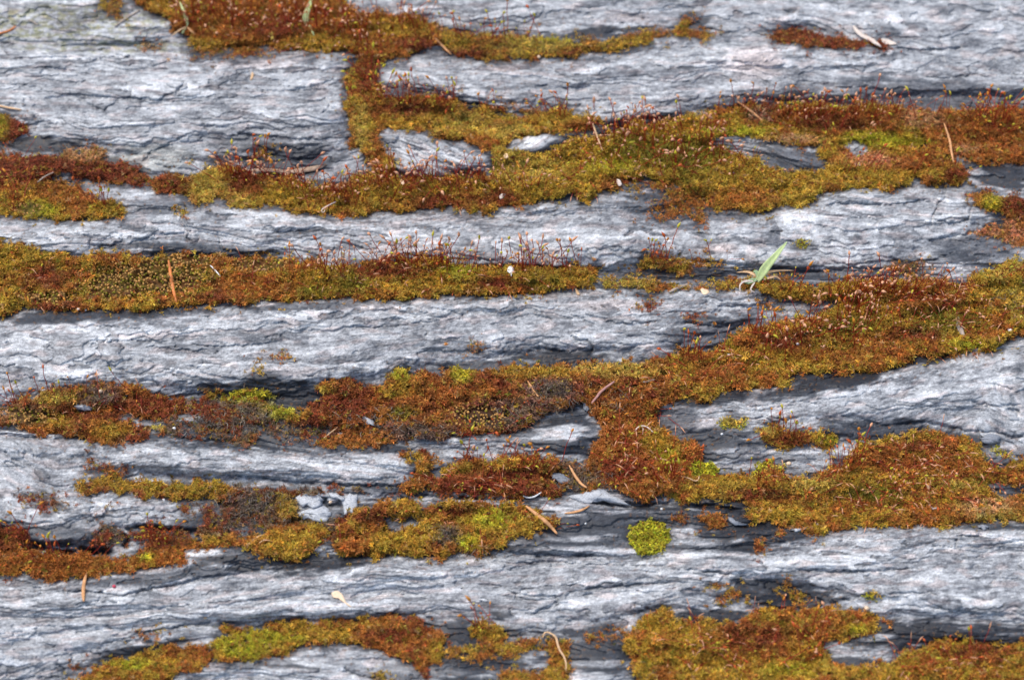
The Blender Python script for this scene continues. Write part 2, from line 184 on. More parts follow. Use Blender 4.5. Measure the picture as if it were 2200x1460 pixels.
mat('M18l', [(1595,1111),(1595,1101),(1628,1094),(1700,1090),(1740,1080),(1800,1060),(1900,1090),(1990,1080),(2050,1060),(2082,1041),(2116,1054),(2160,1068),(2260,1065),(2430,1060),(2430,1130),(2200,1121),(2166,1125),(2133,1118),(2092,1121),(2060,1120),(2032,1135),(1998,1128),(1965,1130),(1897,1131),(1864,1138),(1825,1134),(1773,1147),(1739,1145),(1695,1131),(1662,1125),(1632,1121)], 1, 16, (R_, O_), 'long rust and tan moss bank along the top of the lower right ledge')
mat('M18a', [(1440,1110),(1462,1103),(1482,1115),(1475,1130),(1450,1128)], .8, 7, (D_, R_), 'tiny red moss tuft right of the bright lime cushion')
mat('M18b', [(1497,1110),(1520,1100),(1550,1105),(1562,1125),(1555,1142),(1530,1135),(1500,1125)], .85, 10, (R_, R_), 'small round rust cushion on the dark slate, lower right')
mat('M18c', [(1655,1150),(1680,1132),(1695,1135),(1690,1150),(1665,1155)], .7, 6, (R_, R_), 'orange moss speck beside a pale stone sliver, lower right')
mat('M18d', [(1608,1178),(1630,1162),(1647,1175),(1635,1184)], .7, 6, (R_, D_), 'reddish moss speck at the tip of the lower right ledge')
mat('M28', [(1622,925),(1640,915),(1680,922),(1720,925),(1760,930),(1800,935),(1800,950),(1780,958),(1740,955),(1710,962),(1680,965),(1650,950),(1635,945)], .9, 13, (R_, O_), 'moss streak on the right between two pale ledges, lime at its right end')
mat('M29a', [(1897,572),(1905,565),(1945,563),(1980,563),(1980,575),(1960,582),(1920,585)], .75, 7, (R_, X_), 'small brown moss strip in a dark groove at the upper right')
mat('M29b', [(1935,592),(1960,585),(2005,592),(2005,600),(1960,600)], .8, 6, (R_, O_), 'thin orange moss sliver above the big stalky mat')
mat('M29c', [(1365,660),(1375,648),(1395,640),(1412,650),(1408,668),(1385,678)], .6, 6, (R_, D_), 'faint rust tuft alone on the middle rock band')
mat('M29d', [(1455,675),(1480,668),(1515,670),(1520,690),(1500,700),(1470,685)], .5, 6, (D_, R_), 'faint red tuft below left of the grass seedling')
mat('M29e', [(977,741),(1010,739),(1040,743),(1053,753),(1020,750)], .9, 6, (R_, T_), 'thin orange streak in a crack of the middle rock band')
mat('M29f', [(538,790),(545,775),(570,765),(600,762),(640,762),(640,768),(600,769),(570,772),(550,784),(542,794)], .8, 5, (O_, R_), 'thin curved moss line on the middle rock band, left')
mat('M29g', [(540,330),(548,315),(575,315),(585,340),(565,350),(545,348)], .5, 7, (O_, R_), 'small loose tuft with stalks on the upper left rock face')
mat('M29h', [(550,795),(562,788),(575,796),(570,806),(555,806)], .9, 6, (O_, Y_), 'tiny olive star-shaped tuft on the middle rock band')
mat('C1', [(1346,1156),(1350,1134),(1373,1121),(1402,1118),(1428,1125),(1440,1143),(1438,1168),(1428,1182),(1400,1191),(1368,1190),(1358,1172)], 1.2, 13, (L_, L_), 'bright round lime green moss cushion on dark slate', 'moss_cushion')
mat('C2', [(1472,1010),(1485,998),(1509,993),(1535,997),(1549,1010),(1530,1024),(1500,1028),(1480,1022)], 1.2, 16, (L_, L_), 'smaller lime green moss cushion above the round one', 'moss_cushion')
mat('C3', [(1620,1012),(1630,998),(1650,992),(1672,995),(1690,990),(1690,1000),(1670,1012),(1640,1018)], 1.1, 11, (L_, Y_), 'flat lime moss patch behind the cream pebble', 'moss_cushion')
mat('C4', [(1700,520),(1715,514),(1735,517),(1748,524),(1735,534),(1712,532)], .8, 8, (L_, Y_), 'tiny lime moss spot on pale rock above the grass blade', 'moss_cushion')
mat('C5', [(1538,905),(1560,898),(1590,898),(1610,905),(1595,920),(1565,922)], .8, 9, (L_, Y_), 'lime speckled moss patch on the right beside the central rust block', 'moss_cushion')
mat('C6', [(1850,1271),(1880,1270),(1897,1280),(1880,1290),(1858,1283)], .7, 7, (L_, O_), 'tiny lime moss spot on the bottom right ledge', 'moss_cushion')
mat('C7', [(2116,958),(2140,955),(2170,975),(2185,990),(2150,985)], .8, 8, (L_, O_), 'narrow lime moss streak beside the loose stones at the right edge', 'moss_cushion')
HOLES = [[(250,888),(280,890),(320,903),(353,913),(345,922),(300,912),(255,900)], [(153,872),(180,867),(203,875),(200,883),(160,881)],
 [(930,1000),(945,998),(950,1020),(938,1032),(926,1018)], [(825,1110),(860,1120),(895,1108),(902,1125),(850,1137),(820,1127)],
 [(1212,884),(1250,870),(1268,878),(1260,890)], [(775,892),(805,900),(815,915),(790,912)], [(1140,605),(1150,598),(1156,606),(1148,612)]]

# fold the plan back at its borders so that growth goes on outside the frame
def fold(x, a, b):
    x = np.where(x < a, 2*a-x, x); return np.where(x > b, 2*b-x, x)
def rag(U, V):
    du = fbm(U/30, V/24, 3, 51)*13 + fbm(U/7, V/6, 2, 52)*9; dv = fbm(U/32, V/24, 3, 61)*11 + fbm(U/7, V/6, 2, 62)*8
    return U+du, V+dv
QU, QV = rag(U, V)
_eb = fbm(U/70, V/60, 3, 99)*90
INSIDE = (U > -140+_eb) & (U < 2340+_eb) & (V > -100+_eb*.5) & (V < 1570+_eb*.5)
def poly_mask(poly, grow=0):
    p = np.array(poly, float); x0, y0 = p.min(0)-30; x1, y1 = p.max(0)+30
    j0, j1 = np.searchsorted(us, [x0, x1]); i0, i1 = np.searchsorted(vs, [y0, y1])
    X = QU[i0:i1, j0:j1]; Y = QV[i0:i1, j0:j1]; m = np.zeros(X.shape, bool)
    for (ax, ay), (bx, by) in zip(p, np.roll(p, -1, 0)):
        if ay == by: continue
        c = ((ay > Y) != (by > Y)) & (X < (bx-ax)*(Y-ay)/(by-ay)+ax); m ^= c
    return (slice(i0, i1), slice(j0, j1)), m
OWN = np.full(U.shape, -1, np.int16); DEN = np.zeros(U.shape, np.float32); HT = np.zeros(U.shape, np.float32)
clump = fbm(U/14, V/11, 2, 77)
for k, m in enumerate(MATS):
    sl, mk = poly_mask(m['poly']); d = m['dens']
    if d < .96: mk = mk & (clump[sl] < (d-.42)*1.35)
    o = OWN[sl]; o[mk] = k; DEN[sl][mk] = 1; HT[sl][mk] = m['ht']
for h in HOLES:
    sl, mk = poly_mask(h); OWN[sl][mk] = -1; DEN[sl][mk] = 0
OWN[~INSIDE] = -1; MASK = (OWN >= 0).astype(np.float32)
# crumbs of moss straying from the mats
ring = OWN.copy(); fine = fbm(U/9, V/7, 2, 95)+fbm(U/45, V/30, 2, 96)*.7; near_ = blur(MASK, 5)
for _ in range(9):
    for ax, sh in ((0, 1), (0, -1), (1, 1), (1, -1)):
        q_ = np.roll(ring, sh, ax); ring = np.where(ring < 0, q_, ring)
stray = (OWN < 0) & (ring >= 0) & (fine+.3*fbm(U/5, V/4, 1, 97) > .54-near_*.75) & INSIDE
for h in HOLES: stray[poly_mask(h)[0]] &= ~poly_mask(h)[1]
for k, m in enumerate(MATS):
    if m['name'] == 'moss_cushion': stray &= ring != k
OWN = np.where(stray, ring, OWN); HT = np.where(stray, 6, HT); MASK = (OWN >= 0).astype(np.float32)
# thin places inside the mats where rock shows
edge_ = 1-blur(MASK, 4)
for k, m in enumerate(MATS):
    if m['key'] in GAPPY: edge_[OWN == k] += GAPPY[m['key']]/.75
    if m['name'] == 'moss_cushion': edge_[OWN == k] -= .6
gap = (fbm(U/20, V/14, 3, 91)+edge_*1.0+(.16+.45*np.clip(edge_, 0, .6))*fbm(U/6.5, V/5, 2, 92)*1.1 > .68) & (MASK > 0)
OWN[gap] = -1; MASK[gap] = 0
MB5 = blur(MASK, 3); MB12 = blur(MASK, 7); MB30 = blur(MASK, 18); HTB = blur(HT*MASK, 5)/np.maximum(blur(MASK, 5), .05)

# ------------------------------------------------------------------ rock relief (plan units, 1 = 0.2 mm)
def ell(cx, cy, rx, ry, a=0, soft=.35, amp=.35):
    c, s = math.cos(math.radians(a)), math.sin(math.radians(a)); x = (U-cx); y = (V-cy)
    X = (x*c+y*s)/rx; Y = (-x*s+y*c)/ry; d = np.sqrt(X*X+Y*Y)+EN*amp
    return sm(1+soft, 1-soft, d)
EN = fbm(GU/60, GW/14, 3, 201)*1.2
H = fbm(U/700, V/300, 2, 5)*14 + fbm(GU/260, GW/60, 3, 11)*7
H -= MB30*19 + MB12*6
# plates: terraces of layered noise
wA = fbm(GU/55, GW/20, 3, 31)
jag = pn(U/11, V/8, 32)*.05+pn(U/5, V/4, 34)*.022
q1 = fbm(GU/330+wA*.10, GW/56+wA*.14, 3, 33, .42)*4.6+jag*1.2
def gmag(q):
    a = np.zeros(q.shape, np.float32); a[1:-1, 1:-1] = np.hypot((q[1:-1, 2:]-q[1:-1, :-2])/4, (q[2:, 1:-1]-q[:-2, 1:-1])/4); return a+1e-4
def lip(q, w_=2.2, lo=.004):
    # groove just below every plate edge, of even width whatever the slope
    g_ = gmag(q); d = (1-(q-np.floor(q)))/g_; return sm(w_, 0, d)*sm(.12, .03, g_)*sm(.010, .028, g_)
def terr(q, e=.05):
    f = np.floor(q); r = q-f; return f + sm(0, e, r)*.86 + r*.14
t1 = terr(q1)
q2 = fbm(GU/170+wA*.14, GW/25+wA*.22, 2, 43, .45)*2.8+jag*1.3
t2 = (terr(q2, .16)-q2)*sm(.13, .04, gmag(q2))*1.5+q2*.15
brk = sm(-.15, .35, fbm(U/60, V/34, 2, 59))
q3 = fbm(GU/40, GW/6.5, 3, 47, .6)*3
gate2 = sm(-.25, .35, fbm(U/160, V/70, 2, 49))
H += t1*3.5 + t2*1.3*gate2 - lip(q1, 2.2)*3.0*brk - lip(q2, 1.7)*1.3*gate2*brk*brk + terr(q3, .3)*.10*sm(-.3, .3, fbm(U/110, V/50, 2, 58)) + fbm(GU/70, GW/4.0, 2, 55)*.17 + pn(U/5, V/4, 57)*.07
# natural hairline cracks
cr = np.abs(fbm(GU/190, GW/19, 2, 71)); gc = sm(.0, .3, fbm(U/140, V/60, 2, 73))
H -= sm(.018, .0, cr)*2.3*gc*sm(-.1, .35, fbm(U/60, V/30, 2, 74))
cr3 = np.abs(fbm(GU/230+wA*.08, GW/11, 2, 76)); H -= sm(.020, .0, cr3)*1.5*sm(.02, .3, fbm(U/90, V/22, 2, 78))
cr2 = np.abs(fbm(GU/42+wA*.3, GW/22, 2, 75)); gc2 = sm(.1, .4, fbm(U/90, V/60, 2, 79)-.05)
H -= sm(.03, .0, cr2)*1.8*gc2
# traced cracks and ledge edges: (points, half width, depth, step) ; step > 0 raises the side above the line
CR = [([(182,205),(215,207),(290,212),(346,214),(357,203),(380,202),(385,188),(400,173)],1.8,5,3),([(0,181),(50,183),(98,190)],1.5,4,0),([(60,148),(100,144),(150,152),(205,165)],1.5,3,2),
([(180,218),(220,238),(232,232),(250,215)],1.8,4,3),([(400,180),(500,192),(600,195),(700,192)],1.2,3,0),([(360,262),(500,276),(600,278),(720,268)],1.4,3,0),([(0,270),(120,268),(230,265)],1.2,3,0),
([(308,350),(325,325),(345,318),(400,290)],1.8,5,1),([(530,200),(620,196),(700,178),(718,170)],1.3,3,2),([(640,222),(700,214),(710,225),(690,245)],1.6,3,3),
([(500,285),(560,292),(640,300),(680,295)],2,5,2),([(600,315),(640,322),(690,310)],3,6,0),([(560,330),(640,342),(700,342)],2,5,0),([(0,128),(70,126),(160,122),(200,128),(255,122),(300,127)],2,4,2),
([(200,110),(255,118),(280,128)],1.6,4,0),([(940,60),(1000,68),(1060,72),(1120,66),(1200,72)],2,5,2),([(850,185),(900,190),(985,205),(1060,220),(1130,222)],2,5,2),([(940,215),(1000,220),(1060,228)],2.5,8,0),
([(1150,185),(1200,190),(1262,188)],1.4,3,0),([(1460,62),(1500,50),(1510,60),(1575,72)],2,6,0),([(1680,50),(1720,58),(1760,55)],1.6,4,1),([(1920,104),(1980,108),(2070,105)],2,7,1),([(2130,97),(2200,92)],1.5,4,0),
([(1980,165),(2050,169),(2090,160),(2130,165)],1.8,5,1),([(1690,183),(1740,180),(1800,180)],1.5,4,0),([(1820,187),(1870,192),(1900,193)],1.5,4,0),([(1470,138),(1560,137),(1640,135),(1670,125)],1,2.5,0),
([(1250,115),(1330,110),(1420,92)],1.5,3,-2),([(830,310),(850,305),(862,290),(872,300),(885,330),(915,345),(960,350),(1010,362)],2,5,1),([(880,320),(930,325),(980,338)],1.6,3,1),([(820,300),(845,320),(860,350)],1.5,3,0),
([(1760,440),(1830,436),(1900,440),(1960,434),(2000,425)],2.2,6,3),([(1750,445),(1760,420),(1790,405)],2,5,2),([(2028,395),(2032,420),(2010,450),(2000,485)],2.2,6,0),([(2000,470),(2050,480),(2080,470),(2090,440)],2,5,2),
([(1600,475),(1690,470),(1740,480),(1830,500),(1900,490)],1.8,4,2),([(1470,500),(1560,505),(1640,500),(1720,495)],1.4,3,1),([(2015,512),(2060,505),(2100,500)],2.4,7,0),([(1460,557),(1560,565),(1640,575),(1700,578)],2.8,9,1),
([(1700,578),(1760,580),(1830,575),(1890,578)],2,6,1),([(1780,560),(1830,570),(1880,562),(1960,560)],1.6,4,1),([(1930,566),(2000,558),(2050,545)],2,5,1),([(1600,640),(1650,632),(1650,650),(1610,658),(1530,655)],2,5,2),
([(1480,720),(1560,715),(1600,695)],2,5,1),([(1460,690),(1520,702),(1580,700)],2,5,1),([(0,555),(60,560)],2,5,0),([(40,520),(110,532),(130,545)],1.5,3,0),([(170,498),(195,510),(193,525),(240,528),(262,518),(262,500)],2,5,2),
([(262,530),(330,505),(390,500),(420,525),(430,500)],2,5,2),([(400,440),(390,470),(405,500),(402,520)],2,5,1),([(470,500),(475,535),(530,545),(580,540),(610,545)],2,5,2),([(540,460),(580,490),(600,500),(660,495)],2,5,1),
([(560,505),(620,520),(680,515)],1.6,4,1),([(730,520),(800,540),(900,550),(1000,558),(1100,560)],1.6,4,1),([(1020,570),(1100,574),(1200,576),(1285,578)],2.5,8,1),([(1130,480),(1130,500),(1140,520)],3,4,0),([(1180,530),(1300,535),(1400,545)],1.5,4,1),
([(780,490),(900,495),(1040,485)],1.2,3,0),([(1110,440),(1150,436),(1260,440)],1.5,3,-1),([(0,560),(60,568)],1,2,0),([(130,705),(210,700),(300,705),(318,718),(325,725)],2,4,2),([(200,735),(300,732),(360,735)],1.6,4,1),
([(395,735),(460,745),(560,740),(610,730),(605,718)],1.8,4,2),([(230,775),(240,790),(300,805),(340,785)],1.6,4,0),([(90,790),(110,775),(118,768)],1.4,3,0),([(120,815),(170,815),(210,800)],1.4,3,1),([(320,745),(420,755),(450,750)],1.6,4,2),
([(400,785),(440,790),(435,770)],1.6,3,2),([(530,700),(600,692),(640,700)],1.4,3,1),([(300,820),(330,815),(345,835)],2,6,0),([(730,700),(850,702),(920,690),(960,705)],1.3,3,1),([(915,700),(915,730),(1000,725)],1.4,4,1),
([(1224,715),(1235,730),(1262,730),(1272,745),(1268,755)],2.2,6,2),([(1140,745),(1220,755),(1290,745)],2,6,2),([(1050,755),(1100,760),(1150,752)],2,5,1),([(1060,640),(1100,645),(1140,640)],2,4,0),([(1120,640),(1160,625),(1210,618)],2,5,0),
([(930,650),(1000,640),(1080,632)],1.2,3,0),([(870,655),(960,665),(1000,680)],1.6,4,2),([(1340,690),(1350,700),(1420,690)],1.4,3,0),([(1970,770),(2060,760),(2130,752)],2,5,0),([(2080,862),(2140,873),(2200,868)],2.2,6,0),
([(1740,820),(1820,800),(1960,775)],2,5,2),([(1700,838),(1760,822)],1.6,4,2),([(1560,890),(1600,900),(1650,895),(1700,905)],2,4,1),([(1850,900),(1900,915),(1990,905),(2080,925),(2160,930)],1.8,5,1),([(2165,880),(2185,884),(2190,895)],3.5,9,0),
([(2140,925),(2170,940),(2200,935)],2.5,7,0),([(0,1000),(30,1002),(60,1003)],1.6,4,0),([(300,975),(420,978),(560,985),(660,998),(760,990)],1.2,2,0),([(420,1018),(540,1022),(640,1035),(760,1042),(860,1044)],2.6,8,3),([(720,985),(820,990),(895,1000)],1,2,0),
([(0,1120),(60,1125),(120,1122)],2.2,6,1),([(60,1165),(100,1170),(160,1168)],5,30,2),([(84,1175),(120,1184),(158,1186)],6,36,0),([(165,1176),(200,1182),(235,1180)],5,28,1),([(190,1184),(215,1190),(236,1186)],4,22,0),([(0,1192),(12,1188)],4,18,0),
([(262,1136),(300,1130),(370,1136),(420,1140)],4,16,2),([(266,1145),(275,1160),(270,1172)],4,18,0),([(630,1060),(660,1062),(700,1075)],3,10,0),([(695,1070),(705,1085),(735,1080)],5,18,0),([(640,1110),(690,1118),(710,1105)],3,9,0),
([(980,1064),(1010,1070),(1060,1070),(1120,1074)],3,12,1),([(1270,1075),(1310,1082),(1350,1086),(1400,1082)],5,20,0),([(1400,1080),(1440,1082)],4,12,0),([(1060,1205),(1110,1210),(1180,1205),(1260,1212),(1400,1215),(1470,1218)],2,6,1),
([(1060,1185),(1150,1190),(1250,1190),(1290,1195)],1.8,5,1),([(1150,1192),(1158,1196)],3,8,0),([(1235,1190),(1275,1192)],3,9,0),([(1250,1265),(1330,1258),(1440,1250)],2.4,7,2),([(1100,1275),(1112,1275),(1190,1280),(1198,1290)],2,5,2),([(1190,1293),(1198,1294)],3,9,0),
([(1145,1318),(1170,1305),(1205,1295)],2,5,2),([(1085,1262),(1105,1275),(1110,1285)],2,5,0),([(1260,1250),(1160,1262),(1110,1268)],1.5,4,0),([(90,1275),(180,1268),(260,1280),(330,1262),(440,1240),(560,1225)],2.2,6,2),([(190,1290),(240,1282),(350,1260),(500,1235)],1.8,4,1),
([(300,1308),(400,1300),(480,1292),(520,1280)],1.6,4,1),([(60,1290),(120,1300),(145,1305)],1.4,3,1),([(225,1345),(243,1350)],2.5,7,0),([(280,1362),(350,1350),(450,1335)],2.4,7,2),([(230,1380),(300,1365),(340,1340)],1.6,4,0),([(120,1425),(134,1432),(136,1442)],2.2,5,2),
([(0,1465),(60,1455),(140,1452)],2,5,2),([(60,1258),(85,1262),(92,1268)],2,4,2),([(1640,1150),(1700,1170),(1780,1172),(1900,1180)],1.4,3,1),([(1700,1220),(1760,1225),(1830,1228),(1900,1224),(1970,1222)],2.4,8,1),([(1510,1226),(1560,1230),(1600,1228)],2.2,6,1),
([(2045,1135),(2060,1148),(2090,1155),(2110,1148)],2.5,6,0),([(2056,1150),(2055,1175),(2120,1172),(2200,1160)],2,5,1),([(1460,1220),(1570,1232),(1650,1250)],1.6,4,1),([(1900,1275),(1960,1272),(2010,1275)],1.8,5,0),([(1930,1300),(2000,1303),(2100,1318),(2200,1320)],1.5,4,0),
([(1345,1290),(1400,1310),(1440,1318)],1.6,4,0),([(1425,1268),(1450,1262),(1510,1268)],1.6,4,1),([(2020,1060),(2100,1040),(2160,1062)],1.6,4,0),([(1080,1460),(1100,1430)],1,2,0),([(730,1440),(790,1455),(830,1458)],2.5,7,0),([(1090,880),(1105,866),(1110,890)],4,12,0),([(880,1062),(960,1066),(1050,1072)],3,12,1),([(360,935),(430,945),(500,950)],3,9,1),([(470,1080),(520,1090),(560,1075)],3,12,0),([(0,1186),(60,1180),(90,1176)],4,20,1),([(700,905),(760,915),(840,925)],3,10,0),([(1470,1090),(1530,1085),(1590,1095)],3,12,0)]
CU, CV = U+fbm(U/16, V/12, 2, 301)*5, V+fbm(U/16, V/12, 2, 302)*4
for pts, wd, dp, st in CR:
    p = np.array(pts, float); x0, y0 = p.min(0)-30; x1, y1 = p.max(0)+30
    j0, j1 = np.searchsorted(us, [x0, x1]); i0, i1 = np.searchsorted(vs, [y0, y1]); sl = (slice(i0, i1), slice(j0, j1))
    X = CU[sl]; Y = CV[sl]; best = np.full(X.shape, 1e9); sg = np.zeros(X.shape); tt = np.zeros(X.shape); n = len(p)-1
    for i in range(n):
        a, b = p[i], p[i+1]; d = b-a; L2 = d@d+1e-9; t = np.clip(((X-a[0])*d[0]+(Y-a[1])*d[1])/L2, 0, 1)
        dx = X-a[0]-t*d[0]; dy = Y-a[1]-t*d[1]; D = np.hypot(dx, dy); m = D < best
        best[m] = D[m]; sg[m] = (-(d[0]*dy-d[1]*dx)*np.sign(d[0]+1e-6))[m]; tt[m] = ((i+t)/n)[m]
    fade = sm(0, .12, tt)*sm(1, .88, tt)
    H[sl] -= dp*1.1*np.exp(-(best/(wd*1.15))**2)*(.35+.65*fade)
    if st: H[sl] += st*sm(16, 3, best)*(sg > 0)*fade
# ledge that overhangs and the lens knots: raised forms
for e in [(450,985,450,28,2.5,9),(930,330,118,42,8,9),(1150,308,82,20,-10,9),(1680,335,110,30,12,4),(1500,1278,75,22,-4,5),(300,1310,420,30,-8,6),(1800,1240,420,50,-2,7),(400,740,520,70,-2,9),(1200,700,330,55,0,8),(1850,860,420,50,-9,8),(1300,1300,160,28,-10,5),(350,230,420,90,1,8),(1600,150,620,60,0,8),(1250,510,560,48,0,6)]:
    H += ell(*e[:5], soft=.5, amp=.2)*e[5]
LEDGES = [([(-60,935),(100,945),(300,960),(560,975),(760,985),(860,982),(893,1000),(890,1025),(860,1043),(760,1040),(640,1033),(540,1020),(400,1015),(280,1000),(200,978),(-60,965)],11),
([(1755,445),(1770,420),(1850,405),(1960,408),(2000,425),(1965,437),(1900,442),(1820,438)],5),
([(804,293),(817,277),(875,277),(918,279),(965,296),(992,296),(1040,323),(1056,331),(1058,350),(1045,374),(1010,368),(935,372),(862,370),(845,360),(828,335),(817,315)],8),
([(1071,320),(1090,305),(1130,295),(1180,290),(1215,280),(1240,282),(1220,300),(1180,320),(1150,328),(1120,323),(1085,328)],8),
([(-60,1085),(100,1090),(170,1080),(300,1080),(430,1080),(520,1100),(480,1130),(380,1138),(300,1125),(240,1128),(180,1165),(100,1165),(30,1150),(-60,1130)],10),
([(1640,1190),(1700,1160),(1850,1142),(2050,1137),(2200,1140),(2420,1140),(2420,1330),(2100,1316),(1900,1280),(1700,1250),(1500,1210)],5),
([(1570,980),(1600,960),(1700,955),(1780,965),(1830,955),(1800,985),(1700,995),(1590,995)],4),
([(1420,890),(1480,872),(1600,864),(1720,838),(1900,803),(2050,778),(2200,750),(2420,725),(2420,930),(2200,930),(2080,920),(1990,902),(1850,895),(1700,900),(1650,905),(1500,925),(1430,922)],7),
([(880,968),(960,950),(1080,932),(1180,915),(1250,905),(1235,935),(1270,950),(1200,972),(1080,976),(960,982)],5),
([(-60,692),(300,674),(700,656),(1000,647),(1200,634),(1500,629),(1650,632),(1620,680),(1500,715),(1420,745),(1290,750),(1140,745),(1000,775),(700,800),(420,835),(250,812),(-60,860)],7),
([(-60,470),(200,480),(330,470),(480,450),(640,470),(900,462),(1150,440),(1400,430),(1600,470),(1760,450),(2080,440),(2090,490),(2000,515),(1900,560),(1700,575),(1450,548),(1290,572),(1000,566),(700,556),(500,548),(300,530),(150,540),(-60,515)],5),
([(-60,1290),(150,1265),(400,1235),(600,1222),(900,1205),(1200,1215),(1500,1218),(1600,1245),(1450,1270),(1350,1320),(1200,1335),(1000,1325),(700,1322),(450,1335),(300,1360),(130,1400),(-60,1430)],6),
([(-60,128),(200,124),(300,126),(600,116),(760,135),(730,165),(745,200),(735,260),(750,320),(640,330),(400,345),(230,325),(100,300),(80,255),(-60,240)],7),
([(840,150),(1000,135),(1200,130),(1400,100),(1600,90),(1700,105),(1950,125),(2400,110),(2400,205),(2000,200),(1700,215),(1450,240),(1320,270),(1200,225),(1000,205),(860,180)],6)]
for poly, hh in LEDGES:
    sl, mk = poly_mask(poly); f = np.zeros(U.shape, np.float32); f[sl] = mk; H += (blur(f, 1)*.6+blur(f, 7)*.5)*hh
H = H.astype(np.float64)

# moss surface above the rock
lump = np.abs(fbm(U/46, V/34, 2, 83)); lump2 = fbm(U/13, V/10, 2, 85)
M = HTB*.85*sm(.12, .95, MB5)*(.55+.45*sm(.2, .95, MB12))*(.62+1.2*lump) + lump2*3.0*sm(.3, 1, MB5)
M *= sm(.02, .3, MB5)
T = (H+M)
def surf(u, v, up=0.): return at(u, v, (samp(T, u, v)+up)*PX)
def rock(u, v, up=0.): return at(u, v, (samp(H, u, v)+up)*PX)

# ------------------------------------------------------------------ rock colour: mineral tones and biofilm stain
def lin(c):
    c = np.array(c, float)/255; return np.where(c < .04045, c/12.92, ((c+.055)/1.055)**2.4)
DARK = [(80,312,110,18,0,1),(600,345,130,45,4,.75),(560,300,90,14,3,.5),(860,200,60,18,10,.7),(1000,232,90,14,5,.9),(1275,72,60,16,0,.9),(1400,258,90,16,-5,.9),(1300,280,60,14,-12,.9),(1760,215,170,16,2,.8),(1980,205,220,40,2,.5),(2160,380,60,26,0,.9),(2170,490,60,20,0,.8),
 (1000,75,60,9,4,.7),(1490,50,35,22,0,.8),(430,540,170,16,3,.75),(120,562,150,10,5,.7),(180,678,240,14,-3,.8),(700,655,160,9,-3,.5),(580,855,150,45,0,1),(520,930,190,32,0,.85),(1215,770,85,22,0,1),(1040,785,130,12,-2,.7),(1210,930,100,45,0,.85),(640,945,140,22,0,.7),(780,960,110,12,0,.8),
 (1790,815,150,26,-12,1),(1960,770,110,18,-8,.9),(1560,720,130,40,-6,.55),(1880,925,150,24,0,.75),(1530,950,110,32,0,.85),(1460,900,40,40,0,.6),(2100,535,110,28,0,.55),(1700,590,170,14,2,.6),(1450,590,140,14,0,.9),(1540,858,90,12,-10,.9),(1870,590,90,14,0,.6),
 (600,1205,160,24,0,.95),(330,1240,200,12,-6,.6),(300,1400,110,16,-10,.9),(1250,1140,200,40,-4,.8),(1330,1175,150,22,0,.55),(1000,1400,130,70,0,.95),(1290,1400,80,60,0,.85),(1600,1120,130,55,4,1),(1540,1170,150,14,0,.8),(1690,1278,110,30,6,.95),(1520,1330,70,22,0,.95),(2000,1365,240,34,2,1),
 (1830,1420,60,12,0,.8),(660,1425,90,14,0,.7),(900,1440,90,20,0,.7),(1440,1110,120,26,0,.8),(880,1050,160,12,0,.7),(1240,1035,60,30,0,.6),(740,1120,60,40,0,.6),(400,440,130,20,0,.45),(1480,440,130,36,0,.7),(640,400,100,16,0,.7),(1050,385,60,10,0,.8),(1700,345,100,30,10,.6),(970,285,80,10,4,.6),(100,1150,140,22,0,.6),(450,1130,80,20,0,.7),(2130,1050,70,16,0,.7),(1640,980,90,10,0,.4),(2090,950,80,16,0,.8),(2110,1130,90,8,0,.8)]
SP = fbm(GU/16, GW/4.2, 3, 401, .6)
stain = np.zeros(U.shape, np.float32)
for d in DARK: stain = np.maximum(stain, ell(*d[:5], soft=.32, amp=.55)*d[5])
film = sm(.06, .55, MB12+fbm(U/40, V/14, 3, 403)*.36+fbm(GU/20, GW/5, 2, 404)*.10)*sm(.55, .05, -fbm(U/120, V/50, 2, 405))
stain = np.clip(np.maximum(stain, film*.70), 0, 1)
lt = fbm(GU/110, GW/22, 3, 411, .6); lt2 = fbm(GU/34, GW/8, 3, 413, .6)
hsh = (_h(np.floor(q1), np.floor(q1*0)+3, 9)/65536.0); hs2 = (_h(np.floor(q2), np.floor(q1), 19)/65536.0)
SP2 = fbm(GU/13, GW/2.8, 2, 417, .7)
LS = fbm(GU/150, GW/5.0, 3, 418, .6)
tone = .56 + lt*.22 + lt2*.15 + SP*.15 + SP2*.17 + LS*.16 + (hsh-.5)*.20 + (hs2-.5)*.26*brk + pn(U/4.2, V/2.9, 415)*.10
BRIGHT = [(1215,512,90,20,0,.35),(240,715,90,16,-2,.35),(180,803,35,12,-6,.4),(1600,135,80,36,0,.3),(240,118,90,10,0,.4),(350,180,60,22,0,.25),(1900,30,200,20,0,.2),(40,500,110,20,0,.2),(560,525,110,14,0,.25),(760,1000,140,16,3,.3),(60,940,80,18,0,.25),(300,1320,200,14,-10,.2),(100,1360,140,24,0,.2),(700,1290,200,20,-4,.2),(900,1245,150,12,-6,.2),(1800,1220,220,26,2,.15),(1500,1165,60,8,0,.35),(1600,970,60,9,0,.35),(1960,1135,120,10,0,.25),(1180,725,120,14,0,.2),(1290,1285,120,9,-10,.3),(1340,935,60,12,-6,.2),(1200,930,80,14,-6,.6),(900,1440,100,14,0,.3),(700,1425,110,10,3,.5),(1240,1455,80,12,0,.5),(1290,1425,60,8,0,.4),(1880,1368,40,7,-3,.6),(1080,1150,60,10,-4,.4),(1250,1155,60,8,0,.5),(1330,1185,150,10,2,.45),(430,1187,50,7,0,.7),(1130,308,45,10,-10,.4),(900,340,50,20,8,.25),(1720,965,100,14,0,.45),(1760,870,200,22,-6,.2),(2080,830,130,22,-8,.2),(1330,640,40,6,0,.2),(1840,440,90,14,0,.25),(1700,460,70,10,0,.35),(2070,440,45,22,0,.2),(2160,1150,60,10,0,.3)]
lift = np.zeros(U.shape, np.float32)
